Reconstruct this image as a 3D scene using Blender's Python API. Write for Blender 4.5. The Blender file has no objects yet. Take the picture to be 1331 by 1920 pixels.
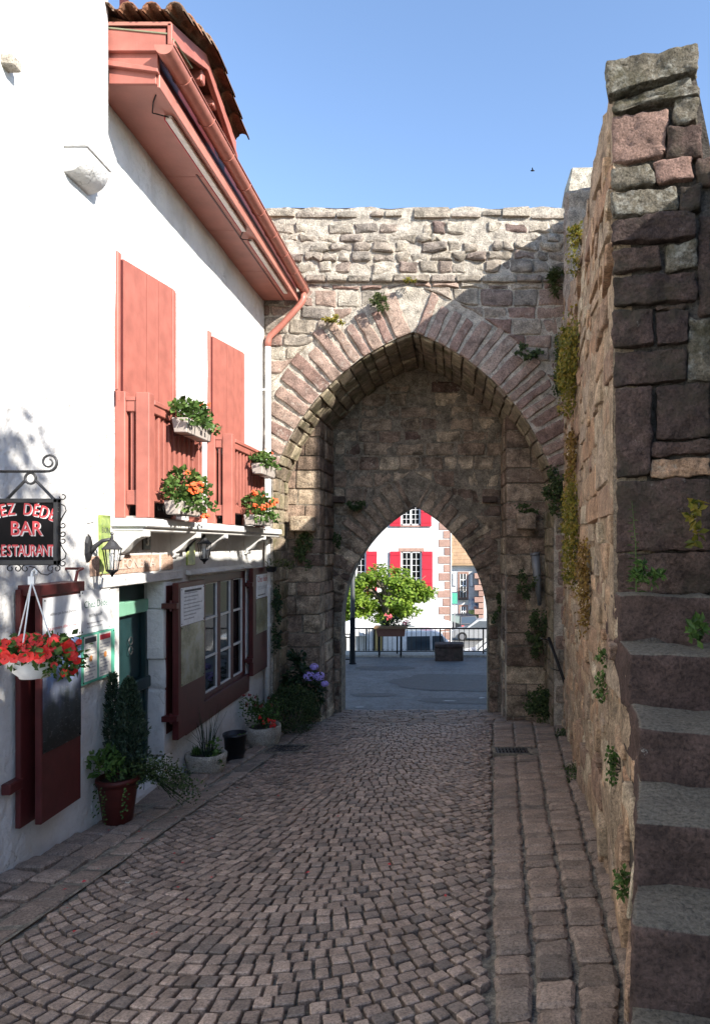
import bpy, bmesh, math, random
from mathutils import Vector, Matrix, noise
R = random.Random(7)
rad = math.radians
# ------------------------------------------------------------------ camera, sky, sun, exposure
# world axes: camera eye at the origin, +Y down the street towards the gateway, +X right, +Z up
scene = bpy.context.scene
col = scene.collection
F = 1280.0; PX = 852.0; PY = 1021.0           # focal length and vanishing point in photograph pixels
cam_d = bpy.data.cameras.new('camera'); cam = bpy.data.objects.new('camera', cam_d); col.objects.link(cam)
cam_d.sensor_fit = 'VERTICAL'; cam_d.sensor_height = 36; cam_d.sensor_width = 36
cam_d.lens = F / 1920 * 36
cam_d.shift_x = -(PX - 665.5) / 1920; cam_d.shift_y = (PY - 960) / 1920
cam_d.clip_start = .05; cam_d.clip_end = 3000
cam.location = (0, 0, 0); cam.rotation_euler = (rad(90), 0, 0)
scene.camera = cam
SUN = Vector((-1.0, .72, -.745)).normalized()   # direction in which the sunlight travels
el = math.asin(-SUN.z); az = math.atan2(-SUN.x, -SUN.y)
world = bpy.data.worlds.new('World'); scene.world = world; world.use_nodes = True
wn = world.node_tree.nodes; wl = world.node_tree.links
sky = wn.new('ShaderNodeTexSky'); sky.sky_type = 'NISHITA'; sky.sun_disc = False
sky.sun_elevation = el; sky.sun_rotation = az; sky.altitude = 900; sky.air_density = 1.0; sky.dust_density = .6; sky.ozone_density = 2.0
bg = wn['Background']; bg.inputs[1].default_value = .128
wl.new(sky.outputs[0], bg.inputs[0])
sun_d = bpy.data.lights.new('sun', 'SUN'); sun = bpy.data.objects.new('sun', sun_d); col.objects.link(sun)
sun_d.energy = 4.0; sun_d.angle = rad(.5); sun_d.color = (1, .94, .85)
sun.rotation_euler = SUN.to_track_quat('-Z', 'Y').to_euler(); sun.location = (6, -5, 12)
vs = scene.view_settings
vs.view_transform = 'Standard'; vs.look = 'None'; vs.exposure = 1.5; vs.gamma = 1; vs.use_curve_mapping = False

# ------------------------------------------------------------------ pixel helpers (direction from the photo, distance from the surface touched)
XF = -3.23                                     # the house front
def FP(x, y, off=0.0):                         # pixel on the house front (or a plane off metres in front of it)
    Y = -(XF + off) * F / (PX - x)
    return (XF + off, Y, (PY - y) / F * Y)
def FY(x, off=0.0): return -(XF + off) * F / (PX - x)
def PP(x, y, Y): return ((x - PX) / F * Y, Y, (PY - y) / F * Y)
def ss(a, b, t):
    t = max(0, min(1, (t - a) / (b - a))); return t * t * (3 - 2 * t)
def gz(X, Y):                                  # height of the street and the square
    if Y < 13.8:
        z = -1.7 - .124 * Y
        return z + .025 * min(0, X - .5) * (1 - ss(9, 12.5, Y))
    if Y < 24.3: return -3.411 - .047 * (Y - 13.8)
    return -5.2 - .06 * (min(Y, 90) - 25)
def nz(x, y, z, s=1.0): return noise.noise(Vector((x * s, y * s, z * s)))

# ------------------------------------------------------------------ mesh builder
class MB:
    def __init__(s): s.v = []; s.f = []; s.r = []; s.mi = []
    def add(s, vs, fs, rnd=None, mi=0):
        n = len(s.v); rnd = R.random() if rnd is None else rnd
        s.v += [tuple(p) for p in vs]; s.r += [rnd] * len(vs)
        for f in fs: s.f.append(tuple(i + n for i in f)); s.mi.append(mi)
        return s
    def box(s, x0, x1, y0, y1, z0, z1, rnd=None, mi=0):
        if x0 > x1: x0, x1 = x1, x0
        if y0 > y1: y0, y1 = y1, y0
        if z0 > z1: z0, z1 = z1, z0
        return s.add([(x0,y0,z0),(x1,y0,z0),(x1,y1,z0),(x0,y1,z0),(x0,y0,z1),(x1,y0,z1),(x1,y1,z1),(x0,y1,z1)],
                     [(3,2,1,0),(4,5,6,7),(0,1,5,4),(1,2,6,5),(2,3,7,6),(3,0,4,7)], rnd, mi)
    def hexa(s, p, rnd=None, mi=0):            # 8 points: bottom ring, top ring
        return s.add(p, [(3,2,1,0),(4,5,6,7),(0,1,5,4),(1,2,6,5),(2,3,7,6),(3,0,4,7)], rnd, mi)
    def prism(s, poly, d, rnd=None, mi=0):     # poly: 3D points, d: extrusion vector
        n = len(poly); d = Vector(d); a = [Vector(p) for p in poly]
        return s.add(a + [p + d for p in a], [tuple(range(n))[::-1], tuple(range(n, 2*n))] + [(i, (i+1) % n, n + (i+1) % n, n + i) for i in range(n)], rnd, mi)
    def tube(s, pts, r, n=8, rnd=None, mi=0, closed=False, cap=True):
        pts = [Vector(p) for p in pts]; m = len(pts); rr = r if isinstance(r, (list, tuple)) else [r] * m
        rings = []; up = None
        for i, p in enumerate(pts):
            t = (pts[(i+1) % m] - pts[i-1]) if (closed or 0 < i < m-1) else (pts[1] - pts[0] if i == 0 else pts[-1] - pts[-2])
            if t.length < 1e-9: t = Vector((0, 0, 1))
            t.normalize()
            if up is None: up = Vector((0,0,1)) if abs(t.z) < .9 else Vector((1,0,0))
            a = t.cross(up)
            if a.length < 1e-6: a = t.orthogonal()
            a.normalize(); b = a.cross(t).normalized(); up = b
            rings.append([p + (a * math.cos(k*2*math.pi/n) + b * math.sin(k*2*math.pi/n)) * rr[i] for k in range(n)])
        vs = [q for ring in rings for q in ring]; fs = []
        for i in range(m if closed else m - 1):
            j = (i + 1) % m
            for k in range(n): fs.append((i*n+k, i*n+(k+1) % n, j*n+(k+1) % n, j*n+k))
        if cap and not closed: fs += [tuple(range(n))[::-1], tuple((m-1)*n + k for k in range(n))]
        return s.add(vs, fs, rnd, mi)
    def lathe(s, prof, c, n=20, rnd=None, mi=0, sx=1, sy=1, cap=True):   # prof: (r, z)
        vs = [(c[0] + r*sx*math.cos(k*2*math.pi/n), c[1] + r*sy*math.sin(k*2*math.pi/n), c[2] + z) for r, z in prof for k in range(n)]
        fs = [(i*n+k, i*n+(k+1) % n, (i+1)*n+(k+1) % n, (i+1)*n+k) for i in range(len(prof)-1) for k in range(n)]
        if cap: fs += [tuple(range(n))[::-1], tuple((len(prof)-1)*n + k for k in range(n))]
        return s.add(vs, fs, rnd, mi)
    def ico(s, c, r, rnd=None, mi=0, jit=0, sub=1):
        bm = bmesh.new(); bmesh.ops.create_icosphere(bm, subdivisions=sub, radius=1)
        rx = r if isinstance(r, (tuple, list)) else (r, r, r)
        vs = []
        for v in bm.verts:
            k = 1 + R.uniform(-jit, jit); vs.append((c[0] + v.co.x*rx[0]*k, c[1] + v.co.y*rx[1]*k, c[2] + v.co.z*rx[2]*k))
        fs = [tuple(v.index for v in f.verts) for f in bm.faces]; bm.free()
        return s.add(vs, fs, rnd, mi)
    def leaf(s, c, L, w, n, d, rnd=None, mi=0, bend=.15):
        n = Vector(n).normalized(); d = Vector(d); d = (d - n * d.dot(n))
        d = d.normalized() if d.length > 1e-6 else n.orthogonal().normalized(); t = n.cross(d); c = Vector(c)
        return s.add([c, c + d*L*.5 + t*w*.5 + n*L*bend, c + d*L, c + d*L*.5 - t*w*.5 + n*L*bend], [(0,1,2),(0,2,3)], rnd, mi)
    def build(s, name, mats, parent=None, smooth=False, bevel=0, seg=1, label=None, merge=False):
        me = bpy.data.meshes.new(name); me.from_pydata(s.v, [], s.f)
        mats = mats if isinstance(mats, (list, tuple)) else [mats]
        for m in mats: me.materials.append(MT[m])
        if len(mats) > 1: me.polygons.foreach_set('material_index', s.mi)
        if bevel or merge:
            a = None
            if s.r:
                at = me.attributes.new('rnd', 'FLOAT', 'POINT'); at.data.foreach_set('value', s.r)
            bm = bmesh.new(); bm.from_mesh(me)
            if merge: bmesh.ops.remove_doubles(bm, verts=bm.verts, dist=1e-4)
            bmesh.ops.recalc_face_normals(bm, faces=bm.faces)
            if bevel:
                ed = [e for e in bm.edges if e.is_manifold and e.calc_face_angle(0) > .4]
                bmesh.ops.bevel(bm, geom=ed, offset=bevel, segments=seg, affect='EDGES', profile=.6, clamp_overlap=True)
            bm.to_mesh(me); bm.free()
        else:
            at = me.attributes.new('rnd', 'FLOAT', 'POINT'); at.data.foreach_set('value', s.r)
        if smooth: me.polygons.foreach_set('use_smooth', [True] * len(me.polygons))
        me.update()
        if smooth == 2: me.set_sharp_from_angle(angle=rad(28))
        o = bpy.data.objects.new(name, me); col.objects.link(o)
        if parent is not None: attach(o, parent)
        if label: o['label'] = label
        return o
ROOT = {}
def attach(o, parent):
    o.parent = parent
    L = ROOT.get(parent.name)
    if L is not None: o.matrix_parent_inverse = Matrix.Translation(-Vector(L))
def tag(o, label=None, cat=None, group=None, kind=None):
    if label: o['label'] = label
    if cat: o['category'] = cat
    if group: o['group'] = group
    if kind: o['kind'] = kind
    return o
def thing(name, label, cat, loc=(0, 0, 0), group=None):
    o = bpy.data.objects.new(name, None); col.objects.link(o); o.location = loc; o.empty_display_size = .1
    ROOT[o.name] = tuple(loc)
    return tag(o, label, cat, group)

# ------------------------------------------------------------------ stones
def poly_stone(mb, poly, mp, depth, bev=.02, dome=.0, sub=1, jit=.0, rnd=None, base=-.03, tilt=0):
    """an irregular block: 2D outline, mp maps (u, v, height) to space"""
    pts = []
    n = len(poly)
    for i in range(n):                         # rounded corners and slightly wandering edges
        a = Vector(poly[i]); b = Vector(poly[(i+1) % n]); z = Vector(poly[i-1]); e = (b - a)
        L = e.length; c = min(bev * .9, .22 * L, .22 * (z - a).length)
        if sub >= 1 and c > 0:
            pts.append(a + (z - a).normalized() * c); pts.append(a + e.normalized() * c)
        else: pts.append(a)
        if sub >= 2:
            k = max(1, int(L / .22))
            for q in range(1, k + 1):
                t = q / (k + 1); m = a + e * t; nn = Vector((-e.y, e.x)).normalized(); pts.append(m + nn * R.uniform(-jit, jit))
    m = len(pts); cen = sum(pts, Vector((0, 0))) / m
    tx, ty = R.uniform(-tilt, tilt), R.uniform(-tilt, tilt)
    def H(p, h): return h + (p.x - cen.x) * tx + (p.y - cen.y) * ty
    ring0 = [mp(p.x, p.y, base) for p in pts]
    ring1 = [mp(p.x, p.y, H(p, depth - bev * .8)) for p in pts]
    ring2 = []
    for p in pts:
        q = cen + (p - cen) * max(.3, 1 - bev * 1.1 / max((p - cen).length, 1e-4))
        ring2.append(mp(q.x, q.y, H(q, depth + R.uniform(-.15, .15) * bev)))
    vs = ring0 + ring1 + ring2 + [mp(cen.x, cen.y, depth + dome)]
    fs = []
    for i in range(m):
        j = (i + 1) % m
        fs += [(i, j, m+j, m+i), (m+i, m+j, 2*m+j, 2*m+i), (2*m+i, 2*m+j, 3*m)]
    mb.add(vs, fs, rnd)
def rough_block(name, mat, parent, x0, x1, y0, y1, z0, z1, cuts=5, amp=.02, sc=3.0, bev=.03, xf=None, rnd=None):
    bm = bmesh.new(); bmesh.ops.create_cube(bm, size=1)
    dx, dy, dz = x1-x0, y1-y0, z1-z0
    for v in bm.verts: v.co = Vector((x0 + (v.co.x+.5)*dx, y0 + (v.co.y+.5)*dy, z0 + (v.co.z+.5)*dz))
    bmesh.ops.bevel(bm, geom=bm.edges[:], offset=bev, segments=2, affect='EDGES', profile=.6)
    big = [e for e in bm.edges if e.calc_length() > min(dx, dy, dz) * .45]
    bmesh.ops.subdivide_edges(bm, edges=big, cuts=cuts, use_grid_fill=True)
    o3 = R.uniform(0, 50)
    bm.normal_update()
    for v in bm.verts:
        d = noise.fractal(Vector((v.co.x*sc+o3, v.co.y*sc, v.co.z*sc)), 1.0, 2.0, 4)
        v.co += v.normal * d * amp
        if xf: v.co = xf(v.co)
    me = bpy.data.meshes.new(name); bm.to_mesh(me); bm.free()
    at = me.attributes.new('rnd', 'FLOAT', 'POINT'); rv = R.random() if rnd is None else rnd
    at.data.foreach_set('value', [rv] * len(me.vertices))
    me.materials.append(MT[mat]); me.polygons.foreach_set('use_smooth', [True] * len(me.polygons))
    o = bpy.data.objects.new(name, me); col.objects.link(o)
    if parent is not None: attach(o, parent)
    return o

def roughen(o, cuts=2, amp=.012, sc=9.0, seed=0.0):
    me = o.data; bm = bmesh.new(); bm.from_mesh(me)
    bmesh.ops.triangulate(bm, faces=bm.faces[:]); 
    for _ in range(cuts):
        ed = [e for e in bm.edges if e.calc_length() > .035]
        bmesh.ops.subdivide_edges(bm, edges=ed, cuts=1); bmesh.ops.triangulate(bm, faces=[f for f in bm.faces if len(f.verts) > 3])
    bm.normal_update()
    for v in bm.verts:
        d = noise.fractal(Vector((v.co.x*sc + seed, v.co.y*sc, v.co.z*sc)), .8, 2.1, 5); v.co += v.normal * (d * amp)
    bm.to_mesh(me); bm.free(); me.polygons.foreach_set('use_smooth', [True] * len(me.polygons)); me.update(); me.set_sharp_from_angle(angle=rad(50))
    return o

# ------------------------------------------------------------------ materials
MT = {}
class NT:
    def __init__(s, name):
        s.m = bpy.data.materials.new(name); s.m.use_nodes = True; MT[name] = s.m
        s.t = s.m.node_tree; s.n = s.t.nodes; s.b = s.n['Principled BSDF']; s.out = s.n['Material Output']
        s.co = s.n.new('ShaderNodeTexCoord').outputs['Object']
    def L(s, a, b): s.t.links.new(a, b)
    def noise(s, scale, detail=5, rough=.55, vec=None, dist=0):
        t = s.n.new('ShaderNodeTexNoise'); t.inputs['Scale'].default_value = scale; t.inputs['Detail'].default_value = detail
        t.inputs['Roughness'].default_value = rough; t.inputs['Distortion'].default_value = dist; s.L(vec or s.co, t.inputs['Vector']); return t.outputs['Fac']
    def vor(s, scale, feat='F1'):
        t = s.n.new('ShaderNodeTexVoronoi'); t.feature = feat; t.inputs['Scale'].default_value = scale; s.L(s.co, t.inputs['Vector']); return t.outputs['Distance']
    def mapping(s, scale):
        t = s.n.new('ShaderNodeMapping'); t.inputs['Scale'].default_value = scale; s.L(s.co, t.inputs['Vector']); return t.outputs[0]
    def ramp(s, fac, stops, interp='LINEAR'):
        t = s.n.new('ShaderNodeValToRGB'); t.color_ramp.interpolation = interp; e = t.color_ramp.elements
        while len(e) < len(stops): e.new(.5)
        for k, (p, c) in enumerate(stops):
            e[k].position = p; e[k].color = tuple(c) + (1,) if not isinstance(c, (int, float)) else (c, c, c, 1)
        s.L(fac, t.inputs[0]); return t.outputs[0]
    def mix(s, fac, a, b, mode='MIX'):
        t = s.n.new('ShaderNodeMix'); t.data_type = 'RGBA'; t.blend_type = mode
        for sock, val in ((t.inputs[0], fac), (t.inputs[6], a), (t.inputs[7], b)):
            if isinstance(val, (int, float)): sock.default_value = val if sock == t.inputs[0] else (val, val, val, 1)
            elif isinstance(val, tuple): sock.default_value = val + (1,)
            else: s.L(val, sock)
        return t.outputs[2]
    def attr(s, name='rnd'):
        t = s.n.new('ShaderNodeAttribute'); t.attribute_name = name; return t.outputs['Fac']
    def math(s, op, a, b):
        t = s.n.new('ShaderNodeMath'); t.operation = op
        for sock, val in ((t.inputs[0], a), (t.inputs[1], b)):
            if isinstance(val, (int, float)): sock.default_value = val
            else: s.L(val, sock)
        return t.outputs[0]
    def bump(s, h, strength=.5, dist=.02, prev=None):
        t = s.n.new('ShaderNodeBump'); t.inputs['Strength'].default_value = strength; t.inputs['Distance'].default_value = dist
        s.L(h, t.inputs['Height'])
        if prev is not None: s.L(prev, t.inputs['Normal'])
        return t.outputs[0]
    def fin(s, colr, rough=.6, normal=None, spec=.5, metal=0, **kw):
        if isinstance(colr, tuple): s.b.inputs['Base Color'].default_value = colr + (1,)
        else: s.L(colr, s.b.inputs['Base Color'])
        if isinstance(rough, (int, float)): s.b.inputs['Roughness'].default_value = rough
        else: s.L(rough, s.b.inputs['Roughness'])
        s.b.inputs['Specular IOR Level'].default_value = spec; s.b.inputs['Metallic'].default_value = metal
        if normal is not None: s.L(normal, s.b.inputs['Normal'])
        for k, v in kw.items(): s.b.inputs[k].default_value = v
        return s.m
def m_paint(name, c, rough=.45, var=.18, sc=7, bump=.15, wear=None, spec=.4):
    t = NT(name); n = t.noise(sc, 6); c2 = t.mix(t.ramp(n, [(.3, 1 - var), (.7, 1 + var * .4)]), (0, 0, 0), c, 'MIX')
    d = t.ramp(n, [(.3, tuple(x * (1 - var) for x in c)), (.7, tuple(min(1, x * (1 + var * .5)) for x in c))])
    st = t.noise(1, 6, .6, t.mapping((60, 60, 2.5)))
    d = t.mix(t.ramp(st, [(.52, 0.0), (.75, .22)]), d, tuple(x * .55 for x in c))
    if wear: d = t.mix(t.ramp(t.noise(22, 8, .7), [(.66, 0.0), (.74, .75)]), d, wear)
    return t.fin(d, rough, t.bump(t.noise(90, 4), bump, .003), spec)
GAIN = dict(sett_stone=1.22, paving=1.22, inner_stone=1.1, inner_mortar=1.05, end_stone=.95, ochre_stone=1.6, ochre_mortar=1.6, vault_stone_mat=1.15, joint_sand=1.3, voussoir_stone=1.1, pink_stone=1.2, dark_mortar=1.5, mortar=1.12)
WARM = (1.045, 1.0, .935)
def m_stone(name, cols, mott=(.55, 1.25), lichen=None, lich=(.58, .7), bump=.8, sc=1.0, rough=.88, dist=.03, moss=None, fine=1.0):
    g_ = GAIN.get(name, 1); cols = [tuple(min(.62, x * g_ * w_) for x, w_ in zip(c, WARM)) for c in cols]
    t = NT(name); a = t.attr(); k = len(cols)
    base = t.ramp(a, [(i / max(1, k - 1), c) for i, c in enumerate(cols)])
    n1 = t.noise(5 * sc, 8, .65); n2 = t.noise(38 * sc, 6, .7); n3 = t.vor(26 * sc)
    d = t.mix(1.0, base, t.ramp(n1, [(.28, mott[0]), (.72, mott[1])]), 'MULTIPLY')
    d = t.mix(.95, d, t.ramp(n2, [(.32, .38), (.5, 1.0), (.7, 1.5)]), 'MULTIPLY')
    d = t.mix(.6, d, t.ramp(t.noise(130 * sc, 4, .7), [(.35, .55), (.65, 1.35)]), 'MULTIPLY')
    if lichen:
        ln = t.mix(.5, t.noise(3.2 * sc, 8, .75), t.noise(13 * sc, 7, .7))
        d = t.mix(t.ramp(ln, [(lich[0], 0.0), (lich[1], .85)]), d, lichen)
    if moss:
        d = t.mix(t.ramp(t.noise(2.1 * sc, 7, .7), [(.47, 0.0), (.64, .75)]), d, moss)
    h = t.mix(.5, n1, n2); b = t.bump(h, bump, dist); b = t.bump(n3, bump * .35, dist * .4, b)
    b = t.bump(t.noise(120 * sc, 3), .3 * fine, .004, b)
    return t.fin(d, rough, b, .25)
def m_flat(name, c, rough=.5, metal=0, spec=.5, **kw):
    t = NT(name); return t.fin(t.ramp(t.noise(14, 5), [(.3, tuple(x * .85 for x in c)), (.7, tuple(min(1, x * 1.08) for x in c))]), rough, t.bump(t.noise(60, 4), .12, .004), spec, metal, **kw)
def m_leaf(name, dark, mid, light, trans=.35):
    t = NT(name); c = t.ramp(t.attr(), [(0, dark), (.5, mid), (1, light)])
    c = t.mix(.5, c, t.ramp(t.noise(30, 3), [(.3, .7), (.7, 1.2)]), 'MULTIPLY')
    t.fin(c, .5, None, .3)
    tr = t.n.new('ShaderNodeBsdfTranslucent'); t.L(c, tr.inputs[0]); mx = t.n.new('ShaderNodeMixShader'); mx.inputs[0].default_value = trans
    t.L(t.b.outputs[0], mx.inputs[1]); t.L(tr.outputs[0], mx.inputs[2]); t.L(mx.outputs[0], t.out.inputs[0])

def make_materials():
    # white rendered walls: trowelled relief, faint grey weathering with its own shapes
    t = NT('plaster'); n = t.noise(2.2, 8, .6); n2 = t.noise(16, 7, .65)
    d = t.ramp(n, [(.3, (.52, .515, .50)), (.6, (.66, .655, .64))]); d = t.mix(t.ramp(t.noise(9, 8, .75), [(.56, 0.0), (.70, .45)]), d, (.40, .385, .355))
    d = t.mix(t.ramp(t.noise(1, 7, .7, t.mapping((2.5, 2.5, .5))), [(.54, 0.0), (.74, .5)]), d, (.40, .375, .33))
    # damp patches, patch repairs and hairline cracks
    d = t.mix(t.ramp(t.mix(.5, t.noise(1.6, 8, .7), t.noise(11, 8, .75)), [(.56, 0.0), (.66, .6)]), d, (.27, .26, .24))
    wv = t.n.new('ShaderNodeVectorMath'); wv.operation = 'ADD'; nz3 = t.n.new('ShaderNodeTexNoise'); nz3.inputs['Scale'].default_value = 2.5; nz3.inputs['Detail'].default_value = 6; t.L(t.co, nz3.inputs['Vector']); t.L(t.co, wv.inputs[0]); t.L(nz3.outputs['Color'], wv.inputs[1])
    vo = t.n.new('ShaderNodeTexVoronoi'); vo.feature = 'DISTANCE_TO_EDGE'; vo.inputs['Scale'].default_value = .75; t.L(wv.outputs[0], vo.inputs['Vector'])
    ck = t.mix(1.0, t.ramp(vo.outputs['Distance'], [(.0, 1.0), (.006, 0.0)]), t.ramp(t.noise(1.3, 3), [(.5, 0.0), (.6, .8)]), 'MULTIPLY')
    d = t.mix(ck, d, (.2, .19, .17))
    t.fin(d, .85, t.bump(t.noise(70, 5), .3, .005, t.bump(n2, .7, .022, t.bump(t.noise(4, 4), .6, .035))), .2)
    m_paint('white_trim', (.68, .67, .645), .6, .14, 9, .2)
    m_paint('salmon', (.37, .125, .095), .55, .22, 5, .25, (.5, .24, .19))
    m_paint('soffit', (.42, .165, .125), .45, .2, 3, .15)
    m_paint('dark_red', (.085, .016, .016), .45, .25, 9, .2, (.2, .06, .05))
    m_paint('door_green', (.012, .034, .036), .38, .3, 6, .25)
    m_paint('door_green_sunlit', (.17, .36, .25), .45, .12, 6, .1)  # lighter copy of the door green, painted as sunlight on the door top
    m_paint('far_red', (.50, .025, .045), .5, .1, 6, .1)
    m_paint('far_grey', (.3, .3, .3), .55, .1, 6, .1)
    m_flat('gutter', (.38, .145, .11), .38, 0, .4)
    m_flat('white_pipe', (.78, .77, .75), .35)
    m_flat('iron', (.016, .016, .018), .5, .2, .25)
    m_flat('iron_grey', (.055, .055, .058), .45, .4, .3)
    m_flat('spout_grey', (.19, .20, .21), .5, .3)
    m_flat('black', (.004, .004, .005), .6, 0, .15)
    m_flat('dark_void', (.004, .004, .005), .9)
    m_flat('flashing', (.24, .24, .15), .45, .3)
    m_flat('tube_light', (.72, .66, .6), .3)
    m_flat('white_plastic', (.8, .8, .8), .35)
    m_flat('white_paper', (.74, .75, .76), .5)
    m_flat('cream_paper', (.72, .70, .64), .5)
    m_flat('menu_green', (.10, .42, .29), .4)
    m_flat('ink_green', (.02, .13, .09), .6)
    m_flat('ink_dark', (.05, .05, .06), .6)
    m_flat('ink_red', (.5, .03, .05), .6)
    m_flat('ink_grey', (.36, .36, .38), .6)
    m_flat('ink_orange', (.7, .28, .08), .6)
    m_flat('sign_red', (.62, .06, .07), .5)
    m_flat('sign_white', (.75, .72, .7), .5)
    m_flat('sign_black', (.007, .006, .007), .6, 0, .12)
    m_flat('terracotta', (.2, .085, .06), .7)
    m_flat('clay_pot', (.07, .013, .010), .5, 0, .25)
    m_flat('bucket_black', (.012, .012, .016), .45)
    m_flat('box_plastic', (.44, .39, .35), .5)
    m_flat('carved_stone', (.52, .42, .36), .8)
    m_flat('gold', (.5, .37, .1), .4)
    m_flat('plate_brown', (.02, .014, .012), .4)
    m_flat('rubber', (.012, .012, .012), .8)
    m_flat('rim', (.4, .4, .42), .3, .7)
    m_flat('car_dark', (.012, .014, .022), .22)
    m_flat('car_silver', (.45, .46, .47), .25, .3)
    m_flat('car_white', (.78, .78, .78), .25)
    m_flat('lamp_red', (.45, .02, .02), .2)
    m_flat('canvas_white', (.80, .79, .77), .8)
    m_flat('canvas_yellow', (.68, .5, .2), .8)
    m_flat('wood', (.2, .12, .06), .7)
    m_flat('window_white', (.72, .72, .71), .45)
    m_flat('soil', (.035, .024, .016), .95)
    m_flat('bulb', (.75, .75, .72), .15)
    m_flat('petal_red', (.62, .016, .012), .5)
    m_flat('petal_orange', (.80, .10, .02), .5)
    m_flat('petal_dark', (.2, .008, .012), .5)
    m_flat('petal_lilac', (.42, .33, .75), .6)
    m_flat('petal_pink', (.65, .10, .12), .6)
    m_flat('fallen', (.45, .02, .03), .6)
    t = NT('glass'); t.fin((.010, .011, .012), .04, t.bump(t.noise(3, 2), .05, .01), .35, 0)
    t = NT('lamp_glass'); t.fin((.9, .92, .92), .05, None, .5, 0); t.b.inputs['Alpha'].default_value = .18
    t = NT('car_glass'); t.fin((.03, .045, .06), .04, None, 1.0, 0)
    # picture panels (flat print)
    t = NT('print_mountain'); n = t.noise(1, 7, .65, t.mapping((1, 9, 4))); g = t.noise(1, 8, .75, t.mapping((30, 26, 60)))
    sz = t.n.new('ShaderNodeSeparateXYZ'); t.L(t.co, sz.inputs[0])
    hz = t.math('ADD', sz.outputs['Z'], t.math('MULTIPLY', n, .55))
    d = t.ramp(t.math('ADD', hz, 1.6), [(.40, (.01, .012, .012)), (.62, (.04, .05, .055)), (.80, (.12, .14, .2)), (.92, (.16, .24, .42))])
    d = t.mix(t.ramp(g, [(.57, 0.0), (.66, .5)]), d, (.3, .3, .29)); t.fin(d, .3, None, .4)
    t = NT('print_field'); n = t.noise(1, 6, .6, t.mapping((1, 3, 3)))
    d = t.ramp(n, [(.3, (.04, .05, .02)), (.45, (.15, .15, .06)), (.55, (.28, .27, .16)), (.7, (.36, .37, .36))])
    d = t.mix(t.ramp(t.noise(30, 8, .75), [(.45, 0.0), (.62, .45)]), d, (.35, .33, .30)); t.fin(d, .3, None, .4)
    t = NT('print_green'); d = t.ramp(t.noise(7, 5), [(.3, (.04, .09, .02)), (.5, (.25, .33, .08)), (.62, (.5, .52, .2)), (.75, (.45, .6, .5))]); t.fin(d, .3)
    t = NT('print_poster'); d = t.ramp(t.noise(2.2, 4), [(.35, (.1, .15, .3)), (.5, (.5, .55, .6)), (.65, (.55, .2, .15))]); t.fin(d, .4)
    # stone
    PUR = [(.070, .042, .038), (.115, .062, .052), (.16, .094, .080), (.205, .150, .125), (.115, .085, .072), (.27, .225, .19)]
    m_stone('rubble', [(.26, .24, .215), (.34, .31, .265), (.20, .15, .14), (.42, .385, .33), (.29, .255, .23), (.48, .45, .39), (.22, .20, .185)], (.32, 1.5), (.58, .56, .50), (.57, .69), 1.0, 1.3, dist=.05)
    m_stone('voussoir_stone', [(.20, .135, .118), (.26, .185, .16), (.31, .24, .205), (.22, .15, .135), (.36, .29, .25)], (.4, 1.35), (.52, .48, .42), (.54, .70), .7, 1.2)
    m_stone('mortar', [(.46, .43, .385), (.52, .49, .44)], (.4, 1.3), (.15, .14, .13), (.54, .68), 1.0, 1.6, dist=.05)
    m_stone('inner_stone', [(.20, .14, .115), (.42, .34, .26), (.13, .088, .075), (.54, .45, .34), (.24, .175, .14), (.36, .275, .215)], (.3, 1.5), (.56, .49, .38), (.55, .64), 1.0, 1.2, moss=(.04, .03, .02), dist=.05)
    m_stone('inner_mortar', [(.26, .23, .19), (.33, .295, .24)], (.35, 1.3), (.06, .05, .04), (.49, .64), 1.0, 1.5, dist=.05)
    m_stone('vault_stone_mat', [(.28, .245, .185), (.36, .315, .23), (.21, .175, .14), (.32, .26, .20)], (.45, 1.25), (.08, .07, .045), (.55, .72), .9, 1.3, moss=(.07, .07, .025), dist=.04)
    m_stone('end_stone', [(.085, .06, .056), (.115, .078, .07), (.07, .05, .048), (.145, .10, .086), (.095, .066, .06)], (.35, 1.5), (.44, .42, .37), (.60, .69), 1.0, 1.6, dist=.04, moss=(.05, .045, .03))
    m_stone('cap_stone', [(.17, .155, .125), (.21, .19, .155)], (.35, 1.3), (.42, .41, .36), (.50, .62), 1.0, 1.8, dist=.05, moss=(.06, .055, .025))  # lichened upper end stones; their lighter grey also stands in for skylight
    m_stone('pink_stone', [(.20, .13, .115), (.21, .14, .12)], (.7, 1.2), None, bump=.9, sc=2, dist=.03)
    m_stone('dark_mortar', [(.075, .068, .063), (.095, .085, .077)], (.45, 1.25), (.19, .18, .165), (.58, .74), 1.0, 2, dist=.05)
    m_stone('ochre_stone', [(.24, .155, .105), (.33, .235, .16), (.19, .13, .10), (.40, .33, .255), (.27, .19, .13), (.25, .21, .17)], (.35, 1.45), (.42, .38, .30), (.54, .68), .9, 1.4, dist=.04)
    m_stone('ochre_mortar', [(.27, .21, .155), (.33, .265, .20)], (.4, 1.35), (.12, .095, .07), (.52, .68), 1.0, 1.6, dist=.05)
    m_stone('sett_stone', [(.15, .12, .105), (.25, .197, .17), (.20, .16, .14), (.30, .235, .20), (.13, .112, .104), (.35, .275, .235), (.22, .182, .16)], (.55, 1.3), None, bump=.5, sc=2.2, dist=.015, rough=.52)
    m_stone('paving', [(.17, .138, .118), (.25, .197, .166), (.21, .168, .143), (.29, .23, .194), (.15, .128, .114)], (.6, 1.2), (.2, .18, .155), (.64, .8), .6, 1.8, dist=.02, rough=.66)
    m_stone('joint_sand', [(.22, .205, .175), (.25, .23, .195)], (.4, 1.3), (.07, .064, .055), (.47, .6), 1.0, 3, dist=.02)
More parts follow.
